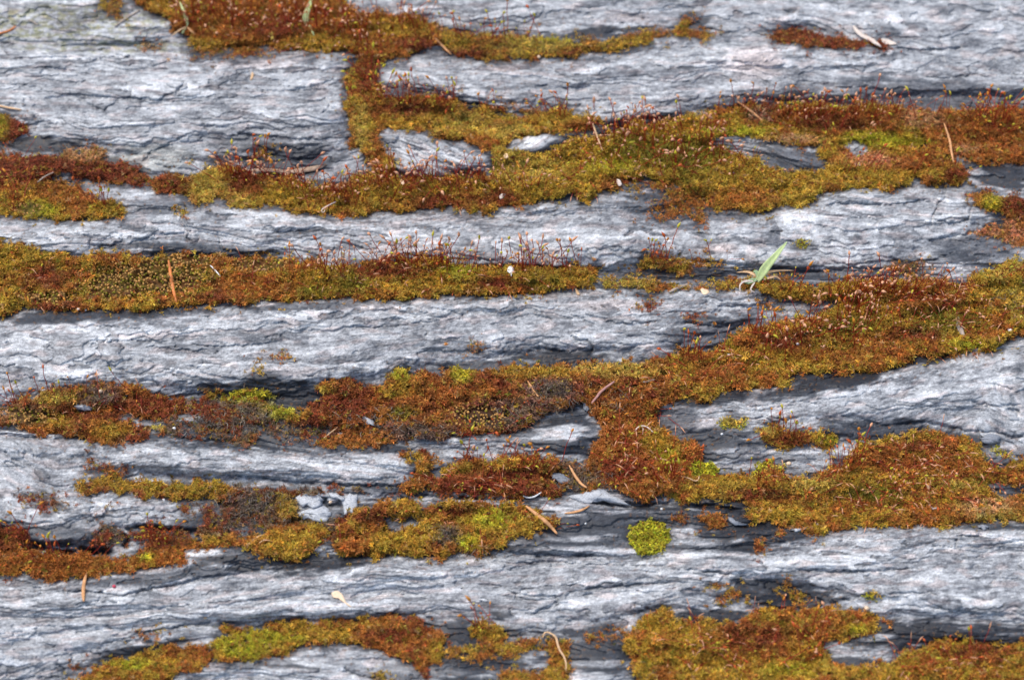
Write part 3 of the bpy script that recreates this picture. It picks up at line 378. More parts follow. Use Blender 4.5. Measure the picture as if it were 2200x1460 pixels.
for b in BRIGHT: lift = np.maximum(lift, ell(*b[:5], soft=.4, amp=.6)*b[5])
stain = stain*(1-np.clip(lift*1.3, 0, .85))
tone = tone + lift*.45 + .02
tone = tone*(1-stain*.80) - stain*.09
tone = np.clip(tone, 0, 1.15)
kt = [0, .18, .40, .62, .85, 1.15]
kc = np.array([lin((34,36,41)), lin((60,64,70)), lin((110,112,115)), lin((160,162,163)), lin((203,205,205)), lin((243,244,243))])
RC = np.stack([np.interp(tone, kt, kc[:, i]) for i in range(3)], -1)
pink = sm(.10, .45, fbm(GU/55, GW/13, 3, 421)+.02)*.55
for p in [(1620,135,60,34,0,.8),(1545,535,45,12,0,.9),(1450,912,50,16,0,.9),(850,530,60,12,0,.5),(1090,147,60,6,-3,.9),(1520,910,60,14,0,.5),(1600,840,60,20,0,.4),(1010,465,60,10,0,.4),(1330,655,100,12,0,.6),(560,135,70,14,0,.6),(1490,50,0,0,0,0),(600,800,80,14,0,.4),(800,660,60,8,0,.5),(1730,655,30,8,0,.7),(1350,40,50,10,0,.6)]:
    if p[2]: pink = np.maximum(pink, ell(*p[:5], soft=.5, amp=.4)*p[5])
pk = (pink*(1-stain))[..., None]; RC = RC*(1-pk) + RC*pk*np.array([1.20, .98, .90])
# algae tint at the top left and in small greenish films
alg = np.maximum(ell(90, 50, 260, 38, 0)*.85, ell(240, 100, 220, 14, 0)*.7)*sm(-.2, .5, fbm(U/18, V/9, 3, 431)+.1)
alg = np.maximum(alg, ell(330, 340, 90, 30, 0)*.22)
agg = alg[..., None]; RC = RC*(1-agg) + RC*agg*np.array([.62, .60, .28])
iron = sm(.45, .7, fbm(U/9, V/6, 2, 441)+MB12*.5*(1-MASK))*(MB30 > .08)*.55
ir = iron[..., None]; RC = RC*(1-ir)+np.array(lin((120, 82, 40)))*ir*.8

# ------------------------------------------------------------------ mesh helpers
def mesh_np(name, verts, faces, cols=None, smooth=False):
    """faces: (F,k) int array or list of such arrays"""
    me = bpy.data.meshes.new(name); verts = np.asarray(verts, np.float32)
    fl = faces if isinstance(faces, list) else [faces]
    me.vertices.add(len(verts)); me.vertices.foreach_set('co', verts.ravel())
    loops = np.concatenate([f.ravel() for f in fl]).astype(np.int32)
    tot = np.concatenate([np.full(len(f), f.shape[1]) for f in fl]).astype(np.int32)
    st = np.concatenate([[0], np.cumsum(tot)[:-1]]).astype(np.int32)
    me.loops.add(len(loops)); me.loops.foreach_set('vertex_index', loops)
    me.polygons.add(len(tot)); me.polygons.foreach_set('loop_start', st); me.polygons.foreach_set('loop_total', tot)
    if smooth: me.polygons.foreach_set('use_smooth', np.ones(len(tot), bool))
    if cols is not None:
        a = me.color_attributes.new('Col', 'FLOAT_COLOR', 'POINT')
        c = np.ones((len(verts), 4), np.float32); c[:, :3] = cols; a.data.foreach_set('color', c.ravel())
    me.update(); me.validate(); return me
def link(name, me, m, parent=None):
    o = bpy.data.objects.new(name, me); col.objects.link(o)
    if m and not me.materials: me.materials.append(m)
    if parent: o.parent = parent; o.matrix_parent_inverse = parent.matrix_world.inverted() if False else Matrix.Translation(-parent.location)
    return o
def tag(o, label=None, cat=None, group=None, kind=None):
    if label: o['label'] = label
    if cat: o['category'] = cat
    if group: o['group'] = group
    if kind: o['kind'] = kind
    return o

# ------------------------------------------------------------------ materials
def new_mat(name):
    m = bpy.data.materials.new(name); m.use_nodes = True; return m, m.node_tree, m.node_tree.nodes['Principled BSDF']
def plain(name, rgb, rough=.6, var=.25, scale=900, spec=.3, trans=0, stretch=(1, 1, 1), bump=.0):
    m, t, b = new_mat(name); N = t.nodes.new
    tc = N('ShaderNodeTexCoord'); mp = N('ShaderNodeMapping'); mp.inputs['Scale'].default_value = stretch
    nz = N('ShaderNodeTexNoise'); nz.inputs['Scale'].default_value = scale; nz.inputs['Detail'].default_value = 4
    t.links.new(tc.outputs['Object'], mp.inputs[0]); t.links.new(mp.outputs[0], nz.inputs[0])
    r = N('ShaderNodeValToRGB'); c = lin(rgb)
    r.color_ramp.elements[0].position = .3; r.color_ramp.elements[1].position = .7
    r.color_ramp.elements[0].color = (*[x*(1-var) for x in c], 1); r.color_ramp.elements[1].color = (*[min(1, x*(1+var)) for x in c], 1)
    t.links.new(nz.outputs[0], r.inputs[0]); t.links.new(r.outputs[0], b.inputs['Base Color'])
    b.inputs['Roughness'].default_value = rough; b.inputs['Specular IOR Level'].default_value = spec
    if bump:
        bp = N('ShaderNodeBump'); bp.inputs['Strength'].default_value = bump; bp.inputs['Distance'].default_value = .0004
        t.links.new(nz.outputs[0], bp.inputs['Height']); t.links.new(bp.outputs[0], b.inputs['Normal'])
    if trans:
        tr = N('ShaderNodeBsdfTranslucent'); mx = N('ShaderNodeMixShader'); mx.inputs[0].default_value = trans
        t.links.new(r.outputs[0], tr.inputs[0]); t.links.new(b.outputs[0], mx.inputs[1]); t.links.new(tr.outputs[0], mx.inputs[2])
        t.links.new(mx.outputs[0], t.nodes['Material Output'].inputs[0])
    return m
def rock_material(name, attr=True, rgb=(190, 192, 200)):
    m, t, b = new_mat(name); N = t.nodes.new
    tc = N('ShaderNodeTexCoord')
    mp = N('ShaderNodeMapping'); mp.inputs['Scale'].default_value = (800, 2200, 2200); t.links.new(tc.outputs['Object'], mp.inputs[0])
    n1 = N('ShaderNodeTexNoise'); n1.inputs['Scale'].default_value = 1; n1.inputs['Detail'].default_value = 5; n1.inputs['Roughness'].default_value = .65
    t.links.new(mp.outputs[0], n1.inputs[0])
    n2 = N('ShaderNodeTexNoise'); n2.inputs['Scale'].default_value = 2400; n2.inputs['Detail'].default_value = 3; t.links.new(tc.outputs['Object'], n2.inputs[0])
    r1 = N('ShaderNodeMapRange'); r1.inputs[1].default_value = .3; r1.inputs[2].default_value = .7; r1.inputs[3].default_value = .80; r1.inputs[4].default_value = 1.2
    r2 = N('ShaderNodeMapRange'); r2.inputs[1].default_value = .3; r2.inputs[2].default_value = .7; r2.inputs[3].default_value = .66; r2.inputs[4].default_value = 1.36
    t.links.new(n1.outputs[0], r1.inputs[0]); t.links.new(n2.outputs[0], r2.inputs[0])
    mu = N('ShaderNodeMath'); mu.operation = 'MULTIPLY'; t.links.new(r1.outputs[0], mu.inputs[0]); t.links.new(r2.outputs[0], mu.inputs[1])
    vm = N('ShaderNodeVectorMath'); vm.operation = 'SCALE'
    if attr:
        at_ = N('ShaderNodeAttribute'); at_.attribute_name = 'Col'; t.links.new(at_.outputs['Color'], vm.inputs[0])
    else: vm.inputs[0].default_value = tuple(lin(rgb))
    t.links.new(mu.outputs[0], vm.inputs['Scale']); t.links.new(vm.outputs[0], b.inputs['Base Color'])
    rr = N('ShaderNodeMapRange'); rr.inputs[3].default_value = .38; rr.inputs[4].default_value = .62; t.links.new(n2.outputs[0], rr.inputs[0]); t.links.new(rr.outputs[0], b.inputs['Roughness'])
    b.inputs['Specular IOR Level'].default_value = .35
    ad = N('ShaderNodeMath'); ad.operation = 'ADD'; t.links.new(n1.outputs[0], ad.inputs[0]); t.links.new(n2.outputs[0], ad.inputs[1])
    bp = N('ShaderNodeBump'); bp.inputs['Strength'].default_value = .32; bp.inputs['Distance'].default_value = .00022
    t.links.new(ad.outputs[0], bp.inputs['Height']); t.links.new(bp.outputs[0], b.inputs['Normal'])
    return m
ROCK = rock_material('mica_schist')
def attr_material(name, rough=.55, trans=.22, spec=.2):
    m, t, b = new_mat(name); N = t.nodes.new
    a = N('ShaderNodeAttribute'); a.attribute_name = 'Col'
    tc = N('ShaderNodeTexCoord'); nz = N('ShaderNodeTexNoise'); nz.inputs['Scale'].default_value = 1500; t.links.new(tc.outputs['Object'], nz.inputs[0])
    mr = N('ShaderNodeMapRange'); mr.inputs[3].default_value = .75; mr.inputs[4].default_value = 1.25; t.links.new(nz.outputs[0], mr.inputs[0])
    vm = N('ShaderNodeVectorMath'); vm.operation = 'SCALE'; t.links.new(a.outputs['Color'], vm.inputs[0]); t.links.new(mr.outputs[0], vm.inputs['Scale'])
    t.links.new(vm.outputs[0], b.inputs['Base Color']); b.inputs['Roughness'].default_value = rough; b.inputs['Specular IOR Level'].default_value = spec
    if trans:
        tr = N('ShaderNodeBsdfTranslucent'); mx = N('ShaderNodeMixShader'); mx.inputs[0].default_value = trans
        t.links.new(vm.outputs[0], tr.inputs[0]); t.links.new(b.outputs[0], mx.inputs[1]); t.links.new(tr.outputs[0], mx.inputs[2])
        t.links.new(mx.outputs[0], t.nodes['Material Output'].inputs[0])
    return m
MOSS = attr_material('moss_leaves', trans=.28)
FIBRE = attr_material('dead_stems', rough=.7, trans=.1)
SETA = plain('seta_red', (150, 42, 26), .4, .3, 700)
SETA2 = plain('seta_brown', (165, 70, 40), .4, .3, 700)
CAPS = [plain('capsule_ochre', (205, 130, 35), .4, .3, 800), plain('capsule_green', (190, 175, 45), .4, .25, 800), plain('capsule_orange', (190, 85, 30), .4, .3, 800), plain('capsule_pale', (218, 158, 118), .45, .2, 800)]
NEED = plain('needle_tan', (205, 150, 100), .5, .25, 500, stretch=(1, 1, 1))
NEEDO = plain('needle_orange', (200, 120, 62), .45, .25, 500)
TWIG = plain('twig_grey', (165, 150, 135), .7, .3, 900, bump=.4)
PINKT = plain('twig_pink', (176, 128, 116), .6, .3, 900, bump=.4)
GRASS = plain('grass_green', (226, 240, 176), .45, .12, 500, trans=.35)
GRASSB = plain('grass_bluegreen', (190, 216, 168), .45, .15, 500, trans=.3)
STRAW = plain('dry_straw', (228, 190, 145), .6, .2, 700, trans=.2)
BONE = plain('bleached_leaf', (232, 216, 200), .6, .15, 900, trans=.15, bump=.3)
BARK = plain('bark_strip', (176, 150, 126), .7, .3, 700, bump=.5)
WHITE = plain('white_grain', (232, 232, 228), .4, .08, 1200)
CREAM = plain('cream_shell', (235, 205, 170), .4, .15, 800)
STONE = rock_material('pale_stone', False, (176, 179, 181)); STONED = rock_material('grey_stone', False, (128, 132, 138))
SEEDP = plain('seed_pink', (205, 70, 90), .35, .15, 900)
BLACK = plain('seed_black', (24, 24, 28), .15, .1, 900)

# ------------------------------------------------------------------ the rock itself
P = at(U, V, H*PX).reshape(-1, 3)
idx = np.arange(NV*NU).reshape(NV, NU)
F = np.stack([idx[1:, :-1], idx[1:, 1:], idx[:-1, 1:], idx[:-1, :-1]], -1).reshape(-1, 4)
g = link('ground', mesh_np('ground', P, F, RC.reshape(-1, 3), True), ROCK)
tag(g, kind='structure')

# ------------------------------------------------------------------ moss colour field
PAL = np.array([lin(c) for c in [(196,190,56), (198,164,62), (184,118,56), (152,80,50), (216,172,116), (142,136,48), (214,150,106), (130,114,96), (208,182,84)]])
BLOBS = [(440,400,38,35,Y_),(520,435,25,15,Y_),(370,395,45,22,D_),(530,395,40,22,D_),(620,430,60,25,O_),(50,365,60,30,D_),(190,332,40,14,T_),(210,370,100,18,D_),(95,450,28,20,L_),(150,425,60,22,R_),(225,450,30,15,O_),(0,272,20,22,L_),(45,275,25,20,D_),
 (370,10,40,20,O_),(440,95,40,10,O_),(690,95,70,18,O_),(850,60,70,20,O_),(900,95,60,12,D_),(600,60,50,20,D_),(980,90,30,15,O_),(1150,95,80,14,Y_),(1230,112,22,8,D_),(1180,85,40,8,L_),(1360,100,80,12,O_),(1000,115,60,8,D_),
 (790,165,25,30,D_),(775,275,18,45,Y_),(752,300,14,25,R_),(795,350,20,20,R_),(880,240,70,20,D_),(990,262,60,18,Y_),(900,262,60,12,O_),(1080,285,60,14,Y_),(1030,308,30,15,R_),(1200,258,50,14,O_),(1240,268,30,10,R_),
 (1130,360,70,25,Y_),(1260,335,70,20,O_),(1370,325,80,25,G_),(1300,350,60,20,L_),(1480,340,80,35,G_),(1570,375,50,20,O_),(840,425,60,20,O_),(920,435,90,14,D_),(1080,425,40,15,D_),(1150,410,50,15,O_),(1320,395,30,12,D_),(1600,425,60,20,R_),(1700,405,50,14,O_),(1560,285,45,8,L_),
 (1815,375,60,18,O_),(1880,350,60,14,P_),(1860,336,34,8,P_),(1900,380,60,18,O_),(1960,350,50,20,R_),(2050,378,25,18,D_),(1880,300,60,14,L_),(1930,308,60,8,L_),(1600,284,50,8,L_),(1700,245,60,12,R_),(1790,262,80,18,D_),(1900,262,50,16,R_),(2150,310,80,25,R_),(1700,300,50,8,T_),(1640,245,30,15,X_),(1975,258,40,15,T_),(2080,320,30,10,T_),(2130,437,20,15,L_),(2185,442,35,15,D_),
 (60,545,70,15,O_),(20,565,50,22,O_),(100,600,50,25,D_),(20,652,35,20,O_),(120,660,60,10,D_),(500,600,40,25,R_),(560,622,60,20,R_),(450,640,40,10,D_),(700,605,50,25,O_),(680,625,40,10,G_),(820,585,60,18,D_),(900,610,90,18,O_),(760,610,40,20,G_),(1060,612,30,14,D_),(1200,600,70,14,O_),(980,585,40,12,L_),(1340,607,50,10,Y_),
 (1700,625,60,12,O_),(1850,650,70,25,O_),(1950,640,90,22,R_),(2010,690,70,24,G_),(1930,690,40,20,O_),(1900,745,60,24,R_),(2080,742,40,10,L_),(1960,720,60,20,D_),(1620,722,40,14,R_),(1650,775,50,18,O_),(1550,805,60,22,R_),(1700,740,40,20,D_),(1820,700,50,20,G_),
 (1330,795,80,14,Y_),(1150,800,70,10,O_),(865,806,20,12,L_),(992,806,20,14,L_),(930,850,60,25,R_),(870,840,40,14,O_),(1080,890,80,25,X_),(1050,880,40,14,D_),(740,870,50,30,D_),(870,888,25,12,G_),(1180,840,50,20,X_),(900,930,60,15,X_),(700,840,20,10,O_),
 (1340,900,50,30,R_),(1430,978,26,18,L_),(1400,940,30,20,O_),(1340,1010,50,30,D_),(530,848,60,14,L_),(600,885,40,14,L_),(440,885,40,15,D_),(560,890,30,10,X_),
 (115,855,45,12,Y_),(210,850,35,18,X_),(50,890,50,18,T_),(100,905,40,15,O_),(245,930,35,14,O_),(290,940,40,12,D_),(335,922,14,8,Y_),(330,870,40,18,D_),(70,915,40,8,R_),(960,1008,50,10,O_),(890,985,20,10,O_),(1090,995,40,8,O_),(1010,1045,70,14,D_),(1120,1030,40,14,D_),
 (760,1165,40,20,R_),(850,1172,50,16,O_),(905,1140,35,22,O_),(1050,1115,45,20,L_),(1000,1165,24,10,L_),(962,1150,25,16,X_),(1110,1150,30,12,O_),(800,1110,40,15,D_),(985,1100,40,12,D_),(300,1045,110,8,O_),(205,1048,30,10,D_),(205,1030,20,7,O_),(430,1050,50,12,O_),(550,1090,50,25,X_),(612,1090,24,20,O_),
 (318,1199,16,9,L_),(455,1160,30,7,O_),(620,1165,50,20,O_),(570,1370,70,14,L_),(510,1385,50,12,L_),(520,1405,40,8,L_),(285,1428,35,10,L_),(420,1405,40,15,R_),(655,1350,30,10,O_),(700,1365,30,10,O_),(940,1400,20,20,O_),(1040,1350,25,10,O_),
 (1490,1390,60,35,O_),(1620,1370,80,30,D_),(1800,1335,50,16,R_),(1835,1352,22,10,L_),(1420,1340,25,20,O_),(1560,1440,60,20,O_),(1700,1440,50,12,L_),(1900,1445,70,12,O_),(2100,1400,60,12,D_),
 (1740,1040,50,14,Y_),(1900,1000,70,25,R_),(1850,1020,40,18,O_),(2120,1090,50,18,T_),(2160,1110,50,12,Y_),(1690,1105,40,12,O_),(1560,1040,50,14,O_),(1620,1060,50,12,D_),(2000,1110,60,12,R_),(1980,960,50,12,D_),(2050,1000,60,14,R_),(1950,1030,50,14,O_),(2060,1040,40,10,Y_),(1880,1060,60,14,G_),(1780,945,25,8,L_),(1640,925,20,8,Y_),(1700,945,30,10,D_)]
CW = [np.full(U.shape, 1e-3, np.float32) for _ in range(9)]
mixn = sm(-.35, .35, fbm(U/38, V/26, 3, 501))
BG = fbm(U/60, V/30, 3, 503)
for k, m in enumerate(MATS):
    s = OWN == k; a, b = m['cols']; CW[O_][s] += .28*sm(-.5, .5, BG[s]); CW[a][s] += (mixn[s])*.8; CW[b][s] += (1-mixn[s])*.8
BN = fbm(U/30, V/22, 3, 511)*.9
for cx, cy, rx, ry, c in BLOBS:
    j0, j1 = np.searchsorted(us, [cx-2.5*rx, cx+2.5*rx]); i0, i1 = np.searchsorted(vs, [cy-2.5*ry, cy+2.5*ry]); sl = (slice(i0, i1), slice(j0, j1))
    d2 = ((U[sl]-cx)/rx)**2+((V[sl]-cy)/ry)**2; CW[c][sl] += 3.8*np.exp(-np.maximum(d2+BN[sl], 0)*1.3).astype(np.float32)
CWS = np.stack(CW, -1)**1.6; CWS /= CWS.sum(-1, keepdims=True)
MC = (CWS@PAL).astype(np.float32)

BEADS = [(330,600,120,34),(400,562,60,12),(560,572,60,12),(240,620,60,25),(70,895,50,18),(100,640,60,12),(1030,895,60,22),(60,450,30,12)]
def bead_w(u, v):
    b = 0
    for cx, cy, rx, ry in BEADS: b = np.maximum(b, sm(1.5, .7, np.sqrt(((u-cx)/rx)**2+((v-cy)/ry)**2)+samp(BN, u, v)*.25))
    return b
ICO = None
def ico():
    global ICO
    if ICO is None:
        import bmesh
        bm = bmesh.new(); bmesh.ops.create_icosphere(bm, subdivisions=1, radius=1)
        ICO = (np.array([v.co[:] for v in bm.verts]), np.array([[v.index for v in f.verts] for f in bm.faces])); bm.free()
    return ICO
# surface normals (approx.) of the moss top in world space
TPOS = at(U, V, T*PX)
def build_mat(k, m):
    s = OWN == k
    if not s.any(): return None
    ii, jj = np.where(s); u0, u1, v0, v1 = us[jj.min()], us[jj.max()], vs[ii.min()], vs[ii.max()]
    cushion = m['name'] == 'moss_cushion'
    sp = 4.0
    gu, gv = np.meshgrid(np.arange(u0, u1+sp, sp), np.arange(v0, v1+sp, sp*.82)); gu = gu.ravel()+RNG.uniform(-2, 2, gu.size); gv = gv.ravel()+RNG.uniform(-1.7, 1.7, gv.size)
    keep = near(OWN, gu, gv) == k
    outside = (gu < -10) | (gu > 2210) | (gv < -10) | (gv > 1470)
    keep &= ~(outside & (RNG.random(gu.size) < .55))
    gu, gv = gu[keep], gv[keep]
    if len(gu) < 3: return None
    n = len(gu)
    base = surf(gu, gv, RNG.uniform(-3.5, 1.6, n)); colr = near(MC, gu, gv)
    e = 6.0
    a = surf(gu+e, gv)-surf(gu-e, gv); b = surf(gu, gv-e)-surf(gu, gv+e); nrm = np.cross(a, b); nrm /= np.linalg.norm(nrm, axis=1)[:, None]+1e-12
    nrm = nrm*.55+np.array([0, 0, .75])+RNG.normal(0, .22, (n, 3)); nrm /= np.linalg.norm(nrm, axis=1)[:, None]
    bw = bead_w(gu, gv); isb = RNG.random(n) < bw*1.0
    # leaves
    li = np.where(~isb)[0]; K = 9; N = len(li)
    t1_ = np.cross(nrm[li], [0.3, .9, .1]); t1_ /= np.linalg.norm(t1_, axis=1)[:, None]; t2_ = np.cross(nrm[li], t1_)
    size = RNG.uniform(.6, 1.35, N)*(0.75 if cushion else 1)*(.8+.5*sm(8, 20, samp(HTB, gu[li], gv[li])))
    ph = RNG.uniform(0, 6.28, (N, 1))+np.arange(K)*2.4+RNG.normal(0, .3, (N, K)); th = RNG.uniform(.1, 1.35, (N, K))
    Ln = size[:, None]*RNG.uniform(4.4, 8.0, (N, K))*PX*(.85 if cushion else 1); Wd = Ln*RNG.uniform(.08, .15, (N, K))*(1.7 if cushion else 1)
    rad = np.cos(ph)[..., None]*t1_[:, None]+np.sin(ph)[..., None]*t2_[:, None]; side = -np.sin(ph)[..., None]*t1_[:, None]+np.cos(ph)[..., None]*t2_[:, None]
    nn = nrm[li][:, None]; B = base[li][:, None]+nn*(RNG.uniform(0, 2.2, (N, K))*PX)[..., None]
    tip = B+(np.cos(th)[..., None]*rad+np.sin(th)[..., None]*nn)*Ln[..., None]
    mid = B+(np.cos(th+.25)[..., None]*rad+np.sin(th+.25)[..., None]*nn)*(Ln*.5)[..., None]
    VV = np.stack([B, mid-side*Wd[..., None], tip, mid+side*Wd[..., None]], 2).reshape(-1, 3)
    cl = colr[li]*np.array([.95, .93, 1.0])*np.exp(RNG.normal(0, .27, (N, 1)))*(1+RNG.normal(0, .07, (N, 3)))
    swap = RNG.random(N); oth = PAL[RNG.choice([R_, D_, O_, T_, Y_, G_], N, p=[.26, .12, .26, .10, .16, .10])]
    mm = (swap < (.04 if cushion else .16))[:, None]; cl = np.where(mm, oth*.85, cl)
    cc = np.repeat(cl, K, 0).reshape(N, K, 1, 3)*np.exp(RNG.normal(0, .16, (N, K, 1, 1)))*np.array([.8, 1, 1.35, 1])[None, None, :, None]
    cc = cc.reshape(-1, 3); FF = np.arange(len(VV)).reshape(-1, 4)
    vs_, fs_, cs_ = [VV], [FF], [cc]; off = len(VV)
    # bead-like buds
    bi = np.where(isb)[0]; bi = bi[RNG.random(len(bi)) < .42]
    if len(bi):
        iv, jf = ico(); nb = len(bi); r = RNG.uniform(1.9, 3.2, nb)*PX
        cen = base[bi]+nrm[bi]*(RNG.uniform(3, 6.5, nb)*PX)[:, None]
        vv = (cen[:, None]+iv[None]*r[:, None, None]*np.array([1, 1, 1.15])).reshape(-1, 3)
        bc = np.where((RNG.random(nb) < .7)[:, None], lin((206, 160, 92)), lin((150, 140, 48)))*np.exp(RNG.normal(0, .22, (nb, 1)))
        vs_.append(vv); cs_.append(np.repeat(bc, len(iv), 0)); tri = (np.arange(nb)[:, None, None]*len(iv)+jf[None]).reshape(-1, 3)+off; off += len(vv); fs_.append(tri)
    # matted body below the shoots
    i0, i1, j0, j1 = ii.min()-2, ii.max()+4, jj.min()-2, jj.max()+4
    i0 = max(i0, 0); j0 = max(j0, 0)
    SL = (slice(i0, i1, 2), slice(j0, j1, 2)); o = s[SL]
    q = o[:-1, :-1] | o[1:, :-1] | o[:-1, 1:] | o[1:, 1:]
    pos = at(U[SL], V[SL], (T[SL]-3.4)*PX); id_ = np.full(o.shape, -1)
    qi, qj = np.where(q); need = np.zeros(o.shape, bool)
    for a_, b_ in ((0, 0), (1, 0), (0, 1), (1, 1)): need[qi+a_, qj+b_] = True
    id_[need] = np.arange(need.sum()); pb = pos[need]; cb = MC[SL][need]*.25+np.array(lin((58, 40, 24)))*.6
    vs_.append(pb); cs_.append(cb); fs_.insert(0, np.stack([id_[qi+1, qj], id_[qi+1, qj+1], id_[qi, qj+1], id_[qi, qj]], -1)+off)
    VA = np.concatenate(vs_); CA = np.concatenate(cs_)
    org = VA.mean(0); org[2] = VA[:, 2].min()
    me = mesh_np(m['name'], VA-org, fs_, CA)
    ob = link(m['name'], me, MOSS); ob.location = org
    tag(ob, m['label'], 'moss', 'moss cushions' if cushion else 'moss mats on the rock')
    return ob
MOBJ = {}
for k, m in enumerate(MATS):
    MOBJ[k] = build_mat(k, m)

# ------------------------------------------------------------------ dead grey stems of the ragged mats (a part of their mat)
DEAD = [(445,895,60,22,200),(480,915,60,14,120),(560,880,50,20,120),(840,890,60,22,200),(830,915,60,14,120),(960,925,40,16,90),(1200,850,50,30,190),(1210,880,40,14,90),(1330,850,22,22,110),(540,1080,70,36,300),(850,1115,40,12,70),(960,1150,30,20,130),(1030,1185,30,12,50),(1310,1020,22,24,70),(1260,1020,30,16,70),(2170,640,40,18,90),(1720,720,30,10,40),(590,1120,30,18,80),(1100,880,40,25,110),(1380,1440,20,25,40),(760,890,60,20,90)]
frag = {}
for cx, cy, rx, ry, n in DEAD:
    uu = RNG.normal(cx, rx*.6, n); vv = RNG.normal(cy, ry*.6, n); own = near(OWN, uu, vv)
    for u, v, o in zip(uu, vv, own):
        if o < 0:
            o = near(OWN, [cx], [cy])[0]
            if o < 0: continue
        frag.setdefault(int(o), []).append((u, v))
def tube_np(pts, rad, sides=5, flat=1.0):
    pts = np.asarray(pts, float); n = len(pts); tg = np.gradient(pts, axis=0); tg /= np.linalg.norm(tg, axis=1)[:, None]+1e-12
    up = np.array([0, 0, 1.]); s = np.cross(tg, up); l = np.linalg.norm(s, axis=1)[:, None]; s = np.where(l < .05, np.array([1., 0, 0]), s/np.maximum(l, 1e-9)); b = np.cross(s, tg)
    a = np.arange(sides)*2*math.pi/sides; rad = np.broadcast_to(np.asarray(rad, float), (n,))
    v = pts[:, None]+rad[:, None, None]*(np.cos(a)[None, :, None]*s[:, None]+flat*np.sin(a)[None, :, None]*b[:, None]); v = v.reshape(-1, 3)
    f = []
    for i in range(n-1):
        for j in range(sides):
            k = (j+1) % sides; f.append((i*sides+j, i*sides+k, (i+1)*sides+k, (i+1)*sides+j))
    v = np.concatenate([v, pts[:1], pts[-1:]]); c0, c1 = n*sides, n*sides+1
    t = [(c0, (j+1) % sides, j) for j in range(sides)]+[(c1, (n-1)*sides+j, (n-1)*sides+(j+1) % sides) for j in range(sides)]
    return v, np.array(f), np.array(t)
for o, lst in frag.items():
    if MOBJ.get(o) is None: continue
    vs_, fq, ft, cs_ = [], [], [], []; off = 0
    for u, v in lst:
        p0 = surf(np.array(u), np.array(v), random.uniform(-1, 4)); L = random.uniform(8, 26)*PX; az = random.gauss(-1.57, .9); el = random.uniform(-.5, .9); bend = random.uniform(-1.2, 1.2)
        pts = [p0]
        for i in range(4):
            d = np.array([math.cos(az)*math.cos(el), math.sin(az)*math.cos(el), math.sin(el)]); pts.append(pts[-1]+d*L/4); az += bend*.4; el -= .25
        a, f, t = tube_np(pts, np.array([1, .95, .9, .7, .3])*random.uniform(.28, .6)*PX, 4)
        c = lin(random.choice([(150,140,128), (125,112,98), (172,160,142), (96,84,72), (120,82,52)]))*random.uniform(.7, 1.2)
        vs_.append(a); fq.append(f+off); ft.append(t+off); cs_.append(np.tile(c, (len(a), 1))); off += len(a)
    par = MOBJ[o]; org = np.array(par.location)
    me = mesh_np('dead_stems', np.concatenate(vs_)-org, [np.concatenate(fq), np.concatenate(ft)], np.concatenate(cs_))
    d = bpy.data.objects.new('dead_stems', me); col.objects.link(d); me.materials.append(FIBRE); d.parent = par
    tag(d, 'curled grey dead stems showing through the moss', kind='stuff')

# ------------------------------------------------------------------ spore stalks: part "stalk" (> "capsule") of the mat they grow from
def stalk_proto(i):
    r = random.Random(100+i); L = 1.0; pts = []; x = y = 0; lean = r.uniform(.05, .4); cv = r.uniform(-.35, .5)
    for s in range(7):
        t = s/6; pts.append((lean*t*L+cv*t*t*L*.5, r.uniform(-.02, .02), t*L*(1-.15*abs(cv)*t)))
    v, f, t = tube_np(pts, np.array([.0135, .013, .0125, .012, .0115, .011, .013]), 4)
    me = mesh_np('stalk', v, [f, t], smooth=True)
    tip = np.array(pts[-1]); d = tip-np.array(pts[-2]); d /= np.linalg.norm(d)
    style = i % 4; nod = r.uniform(.0, 1.0)
    ln = r.uniform(.15, .24) if style != 3 else r.uniform(.22, .40)
    n = 9; cp = []; dd = d.copy(); p = tip.copy()
    for s in range(n):
        cp.append(p.copy()); dd = dd+np.array([nod*.22, 0, -.10*nod]); dd /= np.linalg.norm(dd); p = p+dd*ln/(n-1)
    rr = np.array([.016, .028, .042, .047, .044, .036, .024, .013, .005]) if style != 3 else np.array([.014, .018, .023, .025, .024, .021, .016, .011, .004])
    v, f, t = tube_np(cp, rr*r.uniform(.6, 1.0), 6); mc = mesh_np('capsule', v, [f, t], smooth=True)
    return me, mc
PROT = {}
for i in range(24):
    a, b = stalk_proto(i); a.materials.append(SETA if i % 3 else SETA2); b.materials.append(CAPS[[0, 2, 1, 3][i % 4]]); PROT[i] = (a, b)
